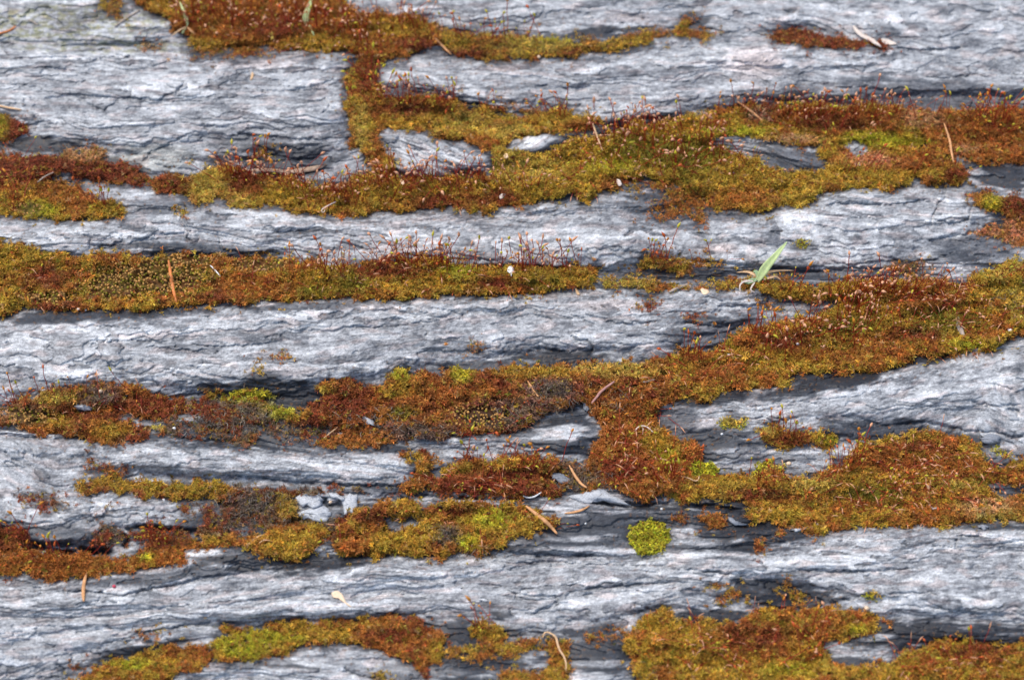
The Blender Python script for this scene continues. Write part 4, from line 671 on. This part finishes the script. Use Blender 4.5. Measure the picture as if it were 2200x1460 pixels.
SZ = [(870,212,70,14,34,0),(960,222,50,10,16,0),(790,160,22,22,12,0),(770,110,40,16,14,0),(1060,238,30,8,6,0),(1190,244,36,9,16,0),(1380,282,80,18,34,0),(1290,330,60,35,22,0),(1450,330,80,50,44,0),(1530,300,40,30,16,0),(930,386,60,8,22,0),(880,384,30,6,12,0),(1010,384,30,6,10,0),(560,378,50,10,22,0),(500,375,30,12,10,0),(650,398,50,14,24,0),(740,420,40,25,16,0),(830,405,60,20,18,0),(1100,400,60,25,16,0),
 (1590,240,70,12,14,0),(1750,250,110,20,44,0),(1900,248,70,18,24,0),(2150,262,50,25,30,0),(2080,250,60,14,10,0),(1600,350,50,25,14,0),(1830,360,60,20,10,0),(1990,340,40,20,8,0),(870,564,90,8,34,0),(980,570,60,8,20,0),(1130,576,70,8,26,0),(720,578,60,10,20,0),(640,590,60,18,10,0),(1420,556,26,5,9,0),(1520,563,30,4,3,0),(1210,590,50,14,8,0),
 (1900,625,110,18,60,0),(1990,650,100,40,50,3),(2070,680,70,40,40,3),(1850,680,60,40,34,0),(1750,710,100,40,40,0),(1640,760,70,35,30,3),(1550,790,50,30,16,3),(1480,770,30,14,8,0),(1440,800,40,30,10,3),(2000,720,80,24,30,3),(1620,712,40,8,8,0),(1700,630,50,10,8,0),
 (40,868,20,8,6,0),(120,850,60,10,5,0),(270,840,50,12,8,3),(160,880,80,20,8,3),(1080,1000,60,12,20,3),(1050,1040,80,18,30,3),(1150,1000,30,10,10,0),(1380,1000,60,35,44,3),(1340,940,40,30,18,3),(1440,1020,30,20,14,0),(1400,890,40,16,10,3),(1000,990,40,6,8,0),(1040,935,50,5,6,0),
 (2000,1000,110,35,50,3),(1880,1040,90,40,36,3),(1980,1060,90,30,30,3),(1820,1000,30,20,14,0),(2120,1030,50,18,18,3),(1740,1050,50,20,12,3),(1900,1100,100,20,26,3),(1640,1040,50,14,8,0),(1700,935,50,10,10,0),(1480,1380,70,40,28,3),(1600,1400,70,40,26,3),(1760,1400,50,30,14,0),(1950,1430,80,16,24,3),(2100,1420,70,20,30,3),(1700,1340,60,16,12,3),(1040,1345,20,6,8,0),(970,1350,0.1,0.1,0,0),
 (640,50,90,30,52,0),(480,45,80,25,36,0),(400,30,50,20,14,0),(770,60,50,25,26,0),(880,60,40,14,16,0),(550,85,80,12,18,3),(1100,84,70,8,12,0),(1000,80,40,8,8,0),(30,430,40,20,8,0),(215,440,20,12,8,0),(60,350,50,14,6,3),(100,1195,50,10,8,0),(60,1150,30,10,6,0),(340,1160,40,8,12,0),(230,1190,50,6,4,0),(560,340,15,6,4,0),(900,1100,80,20,10,3),(1050,1110,50,16,10,3),(1080,600,60,18,16,3),(900,600,90,18,24,3),(760,610,60,14,12,3),(60,600,50,25,12,3),(520,600,60,20,10,3),(700,435,60,14,14,3),(960,425,100,16,20,3),(1250,380,80,25,18,3),(1400,380,50,14,12,3),(1700,270,120,14,20,3),(1150,900,60,10,6,3),(1160,1130,60,10,5,3),(2170,600,40,14,8,0),(2040,380,20,10,4,0),(720,1160,30,14,4,3)]
cand = {}
for cx, cy, rx, ry, n, st in SZ:
    for _ in range(int(n*(1.3 if st == 3 else 2.3))):
        for tr in range(12):
            u, v = random.gauss(cx, rx*.62), random.gauss(cy, ry*.7)
            o = int(near(OWN, [u], [v])[0])
            if o >= 0 and MOBJ.get(o) is not None: cand.setdefault(o, []).append((u, v, st)); break
def xf(loc, yaw, s, tilt, roll):
    return Matrix.Translation(Vector(loc)) @ Matrix.Rotation(yaw, 4, 'Z') @ Matrix.Rotation(tilt, 4, 'Y') @ Matrix.Diagonal((s, s, s, 1))
for o, lst in cand.items():
    par = MOBJ[o]; org = np.array(par.location); random.shuffle(lst); rest = []
    for q, (u, v, st) in enumerate(lst):
        p = surf(np.array(u), np.array(v), -1)-org
        pr = random.choice([i for i in range(24) if (i % 4 == 3) == (st == 3 and random.random() < .75)])
        if st == 3: s = random.uniform(30, 58)*PX; tilt = random.uniform(.45, 1.3)
        else: s = random.choice((random.uniform(22, 50), random.uniform(40, 84)))*PX; tilt = random.gauss(-.05, .42)
        Mx = xf(p, random.uniform(0, 6.28), s, tilt, 0)
        a, b = PROT[pr]
        if q < 100:
            so_ = bpy.data.objects.new('stalk', a); col.objects.link(so_); so_.parent = par; so_.matrix_local = Mx
            c = bpy.data.objects.new('capsule', b); col.objects.link(c); c.parent = so_
            tag(so_, group='red spore stalks'); tag(c, group='spore capsules')
        else: rest.append((a, b, Mx))
    if rest:
        for pi, nm, mt in ((0, 'stalk', SETA), (1, 'capsule', CAPS[3])):
            vs_, f4, f3 = [], [], []; off = 0
            for a, b, Mx in rest:
                me = (a, b)[pi]; n = len(me.vertices); co = np.empty(n*3, np.float32); me.vertices.foreach_get('co', co); co = co.reshape(-1, 3)
                R = np.array(Mx); vs_.append(co@R[:3, :3].T+R[:3, 3])
                for pl in me.polygons: (f4 if len(pl.vertices) == 4 else f3).append([i+off for i in pl.vertices])
                off += n
            me = mesh_np(nm, np.concatenate(vs_), [np.array(f4), np.array(f3)], smooth=True); me.materials.append(mt)
            d = bpy.data.objects.new('stalk_tangle' if pi == 0 else 'capsule_tangle', me); col.objects.link(d); d.parent = par; tag(d, kind='stuff')

# ------------------------------------------------------------------ loose things lying on the rock and moss
def smooth_pts(p, n=14):
    p = np.array(p, float); t = np.linspace(0, len(p)-1, n); out = []
    for x in t:
        i = min(int(x), len(p)-2); f = x-i; p0 = p[max(i-1, 0)]; p1 = p[i]; p2 = p[i+1]; p3 = p[min(i+2, len(p)-1)]
        out.append(.5*((2*p1)+(-p0+p2)*f+(2*p0-5*p1+4*p2-p3)*f*f+(-p0+3*p1-3*p2+p3)*f**3))
    return np.array(out)
def path3(pts, lift, n=14):
    """(u, v[, extra height]) -> smooth world path resting on the surface"""
    q = smooth_pts([(p[0], p[1], p[2] if len(p) > 2 else 0) for p in pts], n)
    z = samp(T, q[:, 0], q[:, 1]); zl = np.linspace(z[0], z[-1], n); z = np.maximum(np.maximum(zl, z-1), z*.5+zl*.5)   # stiff: rides over hollows
    return at(q[:, 0], q[:, 1], (z+lift+q[:, 2])*PX)
def place(name, v, f, mt, label, cat, group=None, smooth=True, cols=None):
    org = v.mean(0); org[2] = v[:, 2].min(); me = mesh_np(name, v-org, f, cols, smooth); ob = link(name, me, mt); ob.location = org
    return tag(ob, label, cat, group)
def rod(name, pts, wd, mt, label, cat, lift=2.5, group=None, taper=.25, flat=.7, n=16, sides=8):
    c = path3(pts, lift, n); t = np.linspace(0, 1, n)
    r = wd/2*PX*np.minimum(1, taper+(1-taper)*np.sin(np.pi*np.clip(t, .02, .98))**.6)
    r *= 1+np.array([random.uniform(-.06, .06) for _ in range(n)])
    v, f, tr = tube_np(c, r, sides, flat); return place(name, v, [f, tr], mt, label, cat, group)
NG = 'fallen conifer needles'
rod('needle', [(362,558),(366,585),(372,620),(381,656)], 8.5, NEEDO, 'orange-tan needle lying upright across the beaded left moss band', 'needle', 5, NG, .12)
rod('needle', [(187,1227),(181,1250),(179,1272),(180,1291)], 8, NEED, 'curved tan needle at the lower left, crossing a rock groove', 'needle', 3, NG, .15)
rod('needle', [(1223,999),(1236,1022),(1248,1038),(1261,1047)], 6.5, NEED, 'tan needle beside the small striped pebble in the lower middle', 'needle', 4, NG, .25)
rod('needle', [(1130,1086),(1150,1102),(1175,1122),(1197,1146)], 9, NEED, 'pale tan needle slanting over the edge of a moss mat onto slate', 'needle', 11, NG, .2)
rod('needle', [(1213,1102),(1232,1100),(1250,1095),(1266,1086)], 6, NEED, 'thin curved needle below the white stone flake', 'needle', 3, NG, .2)
rod('needle', [(1272,261),(1282,290),(1295,325)], 4, STRAW, 'thin straw-pale needle standing near the lens-shaped rock', 'needle', 5, NG, .3)
rod('needle', [(1584,218),(1612,238),(1642,262)], 6, NEED, 'brown needle leaning over the moss above the dark slanted knot', 'needle', 6, NG, .25)
rod('needle', [(2028,264),(2040,300),(2044,325),(2049,350)], 6, NEED, 'upright tan needle in front of the right edge moss mat', 'needle', 6, NG, .2)
rod('needle', [(930,76),(950,98),(970,118)], 6, NEED, 'brown needle on the top mat where it meets grey rock', 'needle', 4, NG, .3)
rod('needle', [(-14,76),(0,72),(20,66),(34,56)], 6.5, NEEDO, 'orange curved needle at the left edge near the top', 'needle', 3, NG, .3)
rod('needle', [(-20,222),(10,230),(46,236)], 5.5, STRAW, 'straight straw needle at the left edge above the small red cushion', 'needle', 2.5, NG, .4)
rod('needle', [(1134,818),(1144,834),(1157,852)], 5, NEED, 'short needle stuck in the ragged brown centre mat', 'needle', 5, NG, .3)
rod('needle', [(1865,662),(1858,685),(1845,700),(1828,716)], 4.5, NEED, 'slender tan needle on the big stalky mat at the right', 'needle', 6, NG, .3)
rod('needle', [(1276,292),(1300,290),(1325,292),(1340,300)], 3.5, STRAW, 'fine straw bent over the moss right of the lens-shaped rock', 'needle', 4, NG, .4)
rod('twig', [(247,57),(270,40),(300,22)], 5, TWIG, 'grey-brown broken twig at the top left', 'twig', 3, None, .7)
rod('twig', [(60,42),(72,48),(82,54)], 4, TWIG, 'short dull twig in the greenish film near the top left corner', 'twig', 2, None, .7)
rod('twig', [(1270,867),(1284,850),(1290,842),(1302,832),(1320,819,5)], 6.5, PINKT, 'pinkish bent twig on the grey stems of the centre mat', 'twig', 5, None, .55)
rod('twig', [(1376,820),(1390,819),(1406,815)], 5, TWIG, 'short pale twig on moss right of the pink twig', 'twig', 4, None, .7)
rod('twig', [(1438,628),(1452,620),(1474,612)], 7, TWIG, 'stubby grey twig on the thin olive strip under the seedling side', 'twig', 3, None, .7)
rod('root', [(1166,1369),(1170,1359),(1180,1358),(1194,1368),(1198,1382),(1203,1396),(1212,1410),(1216,1424),(1216,1440)], 4.2, STRAW, 'pale winding root at the bottom centre', 'root', 4, None, .5, n=40)
rod('root', [(531,1175),(540,1162),(551,1154),(563,1148)], 3.6, STRAW, 'left one of two short pale roots below the tangled grey mass', 'root', 5, 'short pale roots', .5)
rod('root', [(557,1166),(566,1160),(576,1160),(585,1163)], 3.4, STRAW, 'right one of two short pale roots below the tangled grey mass', 'root', 5, 'short pale roots', .5)
rod('root', [(1460,1022),(1478,1026),(1492,1032),(1500,1030),(1502,1022)], 3.2, STRAW, 'cream hooked root touching the smaller lime cushion', 'root', 6, None, .5, n=24)
rod('root', [(722,433),(706,441),(694,448),(690,456),(696,455),(698,450)], 3.4, BONE, 'white curled rootlet at the lower edge of the long moss band', 'root', 4, None, .5, n=24)
rod('root', [(1123,1064),(1134,1068),(1148,1066),(1164,1056)], 4, WHITE, 'white curved sliver under the rust moss in the lower middle', 'root', 5, None, .4)
rod('root', [(1364,926),(1370,918),(1380,914),(1392,918),(1403,928)], 2.6, BONE, 'pale thread-like arch on the upright rust block', 'root', 6, None, .6, n=20)
rod('root', [(1378,915),(1382,922),(1380,932)], 2.4, BONE, 'tiny pale thread hanging from the arch on the rust block', 'root', 6, None, .6)
rod('twig', [(80,392),(95,380),(115,370)], 3.4, TWIG, 'thin grey stem at the upper edge of the lower left rust mat', 'twig', 4, None, .6)
rod('twig', [(696,940),(714,926),(730,913)], 3, STRAW, 'thin straw lying above the low rust patch', 'twig', 4, None, .6)
rod('twig', [(452,570),(462,580),(473,593)], 3.2, WHITE, 'tiny white stick on the beaded moss band', 'twig', 6, None, .5)
rod('twig', [(540,352),(545,352),(700,352)][:0] or [(1996,1083),(2004,1092),(2012,1090)], 4, BONE, 'short bleached stem in the lower right moss bank', 'twig', 5, None, .5)

def flake(name, out, th, mt, label, cat, group=None, lift=2, curl=0, seed=1, nz=.5):
    """thin irregular piece: outline in plan units, real thickness, curled and uneven"""
    r = random.Random(seed); stone = name.startswith('stone')
    if stone:
        th *= 1.15; oo = list(out)+[out[0]]; o = np.array([np.array(oo[i])*(1-f)+np.array(oo[i+1])*f for i in range(len(out)) for f in (0, .34, .67)]); nz = 2.3
    else: o = smooth_pts(list(out)+[out[0]], len(out)*4)[:-1]
    n = len(o); o = o+np.array([[r.uniform(-nz, nz), r.uniform(-nz, nz)] for _ in range(n)])
    c = o.mean(0); z0 = float(samp(T, c[0], c[1])); rings = [1, .72, .4]; vt = []; vb = []
    L = np.abs(o-c).max()
    for k in rings:
        q = c+(o-c)*k; h = z0*.6+samp(T, q[:, 0], q[:, 1])*.4+lift+curl*((q[:, 0]-c[0])/L)**2+np.array([r.uniform(-.3, .3) for _ in range(n)])*(4 if stone else 1)
        edge = 0 if k == 1 else th*.5*(1-k*.3)
        vt.append(at(q[:, 0], q[:, 1], (h+th*.35+edge)*PX)); vb.append(at(q[:, 0], q[:, 1], (h-th*.35-(0 if k == 1 else th*.2))*PX))
    V_ = np.concatenate(vt+vb+[at(np.array([c[0]]), np.array([c[1]]), np.array([(z0+lift+th*.9)*PX])), at(np.array([c[0]]), np.array([c[1]]), np.array([(z0+lift-th*.6)*PX]))])
    f4, f3 = [], []; m = n*3
    for k in range(2):
        for j in range(n):
            j2 = (j+1) % n; f4.append((k*n+j, k*n+j2, (k+1)*n+j2, (k+1)*n+j)); f4.append((m+k*n+j2, m+k*n+j, m+(k+1)*n+j, m+(k+1)*n+j2))
    for j in range(n):
        j2 = (j+1) % n; f4.append((j2, j, m+j, m+j2)); f3.append((2*n+j, 2*n+j2, 2*m)); f3.append((m+2*n+j2, m+2*n+j, 2*m+1))
    return place(name, V_, [np.array(f4), np.array(f3)], mt, label, cat, group, smooth=False)
flake('leaf_scrap', [(1832,54),(1842,62),(1856,74),(1870,80),(1882,88),(1894,101),(1884,98),(1868,88),(1850,80),(1838,70)], 2.5, BONE, 'dry whitish leaf scrap at the tail of the upper red-brown streak', 'leaf scrap', lift=6, curl=5, seed=2)
flake('leaf_scrap', [(1892,84),(1905,84),(1924,92),(1926,96),(1908,96),(1896,92)], 2.5, BONE, 'small bleached flake right beside the dry leaf scrap', 'leaf scrap', lift=3, curl=2, seed=3)
flake('leaf_scrap', [(2052,682),(2060,680),(2064,694),(2070,708),(2073,722),(2064,718),(2056,704)], 4, TWIG, 'grey-white woody scrap lying on the big stalky mat', 'leaf scrap', lift=6, curl=1, seed=4)
flake('leaf_scrap', [(712,1272),(724,1268),(736,1276),(742,1290),(756,1303),(745,1298),(732,1288),(726,1284),(716,1282)], 3, CREAM, 'cream curled scrap on the bare bottom ledge', 'leaf scrap', lift=3, curl=2, seed=5)
flake('bark_strip', [(528,366),(560,361),(600,363),(640,368),(672,364),(702,352),(690,362),(660,370),(620,372),(580,369),(545,369)], 2, BARK, 'long peeling tan bark strip above the long moss band', 'bark', lift=5, curl=2, seed=6)
flake('stone_flake', [(1223,1066),(1250,1060),(1268,1055),(1285,1048),(1305,1056),(1325,1068),(1356,1086),(1330,1082),(1300,1076),(1275,1078),(1262,1082),(1240,1074)], 7, STONE, 'big white stone flake bridging a dark crack below the rust block', 'stone', lift=4, curl=-2, seed=7)
flake('stone_chip', [(636,1066),(655,1058),(680,1060),(697,1072),(690,1086),(672,1092),(656,1084),(648,1088)], 5, STONE, 'upper left pale chip of the stone cluster beside the grey moss mass', 'stone', 'pale stone chips', lift=3, seed=8)
flake('stone_chip', [(640,1100),(662,1094),(690,1086),(705,1090),(713,1102),(708,1114),(692,1122),(665,1116),(646,1112)], 4, STONE, 'lower flat pale chip of the stone cluster beside the grey moss mass', 'stone', 'pale stone chips', lift=1, seed=9)
flake('stone_chip', [(734,1070),(750,1060),(766,1062),(768,1085),(756,1100),(742,1108),(738,1090)], 4, STONE, 'rightmost upright pale chip of the stone cluster', 'stone', 'pale stone chips', lift=1, seed=10)
flake('stone_chip', [(705,1058),(725,1060),(742,1068),(735,1075),(715,1070)], 6, STONE, 'thin pale chip at the top of the stone cluster', 'stone', 'pale stone chips', lift=1, seed=11)
flake('stone_chip', [(1184,1018),(1196,1014),(1212,1018),(1226,1026),(1224,1036),(1206,1038),(1190,1030)], 7, STONED, 'small striped grey pebble left of the tan needle', 'stone', lift=3, seed=12)
flake('stone_chip', [(2106,940),(2125,932),(2148,936),(2150,948),(2128,952),(2110,950)], 7, STONED, 'loose grey stone chip behind the lower right moss, right edge', 'stone', lift=2, seed=13)
flake('stone_chip', [(1699,1138),(1712,1134),(1728,1132),(1737,1131),(1730,1138),(1712,1142)], 3.5, STONE, 'white stone sliver on the slate at the foot of the rust moss bank', 'stone', lift=2, seed=14)
flake('stone_chip', [(1562,1111),(1575,1114),(1588,1122),(1606,1126),(1592,1130),(1572,1124)], 3.5, STONED, 'grey stone sliver right of the small round rust cushion', 'stone', lift=2, seed=15)
flake('stone_chip', [(774,890),(786,892),(802,904),(806,914),(792,912),(780,902)], 5, STONE, 'pale slanted chip under the ragged brown mat', 'stone', lift=4, seed=16)
flake('stone_chip', [(1252,862),(1262,860),(1268,870),(1262,884),(1252,880)], 4, STONED, 'blue-grey chip at the foot of the pink twig', 'stone', lift=4, seed=17)
flake('stone_chip', [(160,872),(176,868),(200,874),(196,881),(172,880)], 5, STONE, 'smooth pale chip embedded in the spotted left moss mat', 'stone', lift=5, seed=18)
flake('leaf_scrap', [(1091,574),(1098,571),(1104,578),(1101,586),(1099,594),(1096,588),(1090,582)], 3, WHITE, 'white tooth-shaped petal on the straight centre band', 'petal', lift=7, curl=1, seed=20)
flake('leaf_scrap', [(1234,617),(1239,620),(1244,628),(1246,634),(1240,632),(1236,625)], 3, STRAW, 'tan seed husk at the lower right end of the centre band', 'husk', lift=4, seed=21)
flake('leaf_scrap', [(1830,347),(1836,345),(1841,349),(1847,349),(1848,355),(1841,357),(1834,355)], 3, BONE, 'white double petal on the orange-gold cushions', 'petal', lift=6, seed=22)
flake('leaf_scrap', [(1083,331),(1090,330),(1092,338),(1086,341),(1082,337)], 3, CREAM, 'cream petal at the left tip of the broad green mat', 'petal', lift=5, seed=23)
flake('leaf_scrap', [(1325,384),(1332,386),(1336,396),(1331,400),(1326,394)], 3, BONE, 'white flake at the front edge of the broad green mat', 'petal', lift=4, seed=24)
flake('leaf_scrap', [(1072,421),(1080,415),(1086,418),(1080,426),(1074,427)], 3, BONE, 'pale oval husk on the long band below the knot', 'husk', lift=4, seed=25)
flake('leaf_scrap', [(1504,622),(1510,618),(1520,622),(1524,628),(1515,634),(1508,630)], 5, CREAM, 'pinkish dry bud on the rock left of the grass seedling', 'bud', lift=2, seed=26)
flake('leaf_scrap', [(500,1292),(503,1292),(506,1296)][:0] or [(538,165),(542,155),(545,160),(542,170),(538,173)], 2.5, STRAW, 'tiny straw flake on the bare upper left rock', 'husk', lift=2, seed=27)
flake('leaf_scrap', [(860,388),(866,384),(870,392),(866,398),(861,394)], 3, CREAM, 'small cream husk below the eye-shaped knot', 'husk', lift=5, seed=28)
flake('leaf_scrap', [(1990,1040),(1996,1036),(1999,1046),(1994,1052)], 3, STRAW, 'tan husk in the dry stalk tangle of the lower right', 'husk', lift=6, seed=29)
flake('stone_chip', [(2100,1128),(2118,1126),(2125,1134),(2110,1138)], 4, STONED, 'small grey chip below the lower right bank near the edge', 'stone', lift=2, seed=30)

def grain(u, v, r, mt, label, cat='grain', group=None, name='grain', lift=0, squash=.75, seed=0):
    iv, jf = ico(); rr = random.Random(int(u*7+v)); w_ = np.array([1+rr.uniform(-.22, .22) for _ in range(len(iv))])
    p = surf(np.array(float(u)), np.array(float(v)), r*.5+lift); vv = p+iv*w_[:, None]*r*PX*np.array([1.1, 1, squash])
    return place(name, vv, jf, mt, label, cat, group)
GR = 'tiny white mineral grains'
for u, v, r, lb in [(1714,738,4,'white grain on the slanting rust mat, lower of two close together'),(1709,727,3.6,'bluish white grain on the slanting rust mat, upper of two close together'),(1566,762,4,'cream-white grain high on the slanting rust mat'),(1551,932,3,'white dot on dark slate below the lime speckled patch'),(1424,293,3.4,'white grain at the top of the broad green mat'),(1576,372,3,'white grain at the right side of the broad green mat'),(374,920,4,'white grain on slate beside the spotted left mat'),(1415,826,3.4,'white grain on the centre mat right of the short pale twig'),(2170,709,5,'pale blue-white grain at the right edge of the big stalky mat'),(1258,1124,2.5,'white dot on the slate shelf left of the round lime cushion'),(1422,1093,3,'white dot on slate above the round lime cushion'),(900,1110,3.5,'white grain in the olive and rust mat by the slate'),(184,666,3.5,'white grain at the foot of the beaded left band'),(168,664,3.5,'white grain left of its twin at the foot of the beaded band'),(998,572,2.6,'white grain at the back edge of the centre band'),(352,1073,2.8,'white grain at the front of the thin dark left band'),(1757,1125,2.6,'white grain in the lower right moss bank'),(1214,856,3,'white grain among the grey stems of the centre mat'),(502,73,3.5,'white grain near the top on the thick rust mat'),(625,105,2.6,'white grain at the front of the thick top mat')]:
    grain(u, v, r, WHITE, lb, 'grain', GR)
grain(216, 840, 5.5, CREAM, 'small round cream shell in the spotted left mat', 'shell', name='shell', lift=3, squash=.9)
grain(1695, 995, 5, CREAM, 'cream round pebble behind the flat lime patch', 'pebble', name='pebble', lift=1)
grain(1862, 1306, 5, CREAM, 'orange-cream pebble on the edge of the bottom right mat', 'pebble', name='pebble', lift=2)
grain(1158, 122, 4.5, CREAM, 'tan pebble at the front edge of the olive top strip', 'pebble', name='pebble', lift=1)
grain(710, 1078, 4, CREAM, 'tan grain between the pale stone chips', 'pebble', name='pebble', lift=1)
grain(245, 1258, 4, SEEDP, 'pinkish red seed in a groove at the lower left', 'seed', name='seed')
grain(272, 850, 3.4, BLACK, 'shiny black seed in the spotted left mat', 'seed', name='seed', lift=4)

# grass: every blade is a part
def blade(pts, wd, mt, parent, name='blade', lift=0, fold_=.35, n=16, tip=.04):
    """pts: (u, v, height above ground in plan units)"""
    q = smooth_pts(pts, n); z0 = float(samp(T, pts[0][0], pts[0][1]))
    c = at(q[:, 0], q[:, 1], (z0+q[:, 2])*PX); t = np.linspace(0, 1, n); wv = wd/2*PX*np.clip(np.minimum(.45+2.2*t, 1)*(1-t**2.2)**.8, tip, 1)
    tg = np.gradient(c, axis=0); tg /= np.linalg.norm(tg, axis=1)[:, None]; view = CAM*0+np.array([0, -.45, .9]); s = np.cross(tg, view); s /= np.linalg.norm(s, axis=1)[:, None]+1e-9; nn = np.cross(s, tg)
    th = .35*PX; cs = [(-1, fold_), (-.5, fold_*.35), (0, 0), (.5, fold_*.35), (1, fold_)]
    top = np.stack([c+s*(wv*a)[:, None]+nn*(wv*b+th)[:, None] for a, b in cs], 1); bot = np.stack([c+s*(wv*a)[:, None]+nn*(wv*b-th)[:, None] for a, b in cs[::-1]], 1)
    ring = np.concatenate([top, bot], 1); k = ring.shape[1]; v = ring.reshape(-1, 3); f = []
    for i in range(n-1):
        for j in range(k): f.append((i*k+j, i*k+(j+1) % k, (i+1)*k+(j+1) % k, (i+1)*k+j))
    me = mesh_np(name, v-np.array(parent.location), np.array(f), smooth=False); me.materials.append(mt)
    o = bpy.data.objects.new(name, me); col.objects.link(o); o.parent = parent; return o
def root_empty(name, u, v, label, cat, group=None):
    o = bpy.data.objects.new(name, None); o.empty_display_size = .005; col.objects.link(o); o.location = surf(np.array(float(u)), np.array(float(v))); return tag(o, label, cat, group)
g1 = root_empty('grass_seedling', 1626, 603, 'green grass seedling with one broad pointed blade and dry curled ones', 'grass', 'grass seedlings')
blade([(1628,602,4),(1645,575,26),(1664,552,46),(1691,519,64)], 21, GRASS, g1)
blade([(1626,600,8),(1612,604,12),(1604,606,10),(1592,603,6)], 11, GRASSB, g1)
blade([(1630,598,8),(1620,590,16),(1606,584,14),(1582,585,8)], 7, STRAW, g1, 'dry_blade')
blade([(1632,600,8),(1650,586,14),(1674,581,16),(1706,581,8)], 6, STRAW, g1, 'dry_blade')
blade([(1626,594,10),(1636,596,12),(1648,602,10),(1660,606,4)], 6, NEED, g1, 'dry_blade')
blade([(1640,600,8),(1656,596,12),(1668,594,10),(1680,604,2)], 5, STRAW, g1, 'dry_blade')
blade([(1618,604,8),(1600,604,10),(1590,612,8),(1590,627,2)], 5, BONE, g1, 'dry_blade')
blade([(1622,606,6),(1616,614,8),(1613,622,6),(1622,628,2)], 4, BONE, g1, 'dry_blade')
blade([(1628,606,2),(1630,594,10),(1624,584,16),(1618,583,18)], 12, GRASSB, g1)
g2 = root_empty('grass_seedling', 392, 72, 'thin grass shoot at the left end of the thick top mat', 'grass', 'grass seedlings')
blade([(391,72,2),(398,62,8),(404,53,14)], 6, GRASS, g2)
blade([(404,54,12),(398,34,24),(392,18,34),(386,4,40)], 9, GRASS, g2)
blade([(402,58,6),(410,66,8),(420,74,4)], 5, NEED, g2, 'dry_blade')
blade([(400,58,6),(384,66,8),(368,78,4)], 4, STRAW, g2, 'dry_blade')
g3 = root_empty('grass_seedling', 660, 52, 'pale grass blade standing in the middle of the thick top mat', 'grass', 'grass seedlings')
blade([(659,53,2),(657,36,18),(664,16,34),(670,-6,48)], 16, GRASS, g3)
blade([(664,55,6),(669,62,8),(672,70,7),(675,78,3)], 6, GRASS, g3)

print('mats', sum(o is not None for o in MOBJ.values()), 'objects', len(scene.objects), 'tris', sum(len(o.data.polygons) for o in scene.objects if o.type == 'MESH'))
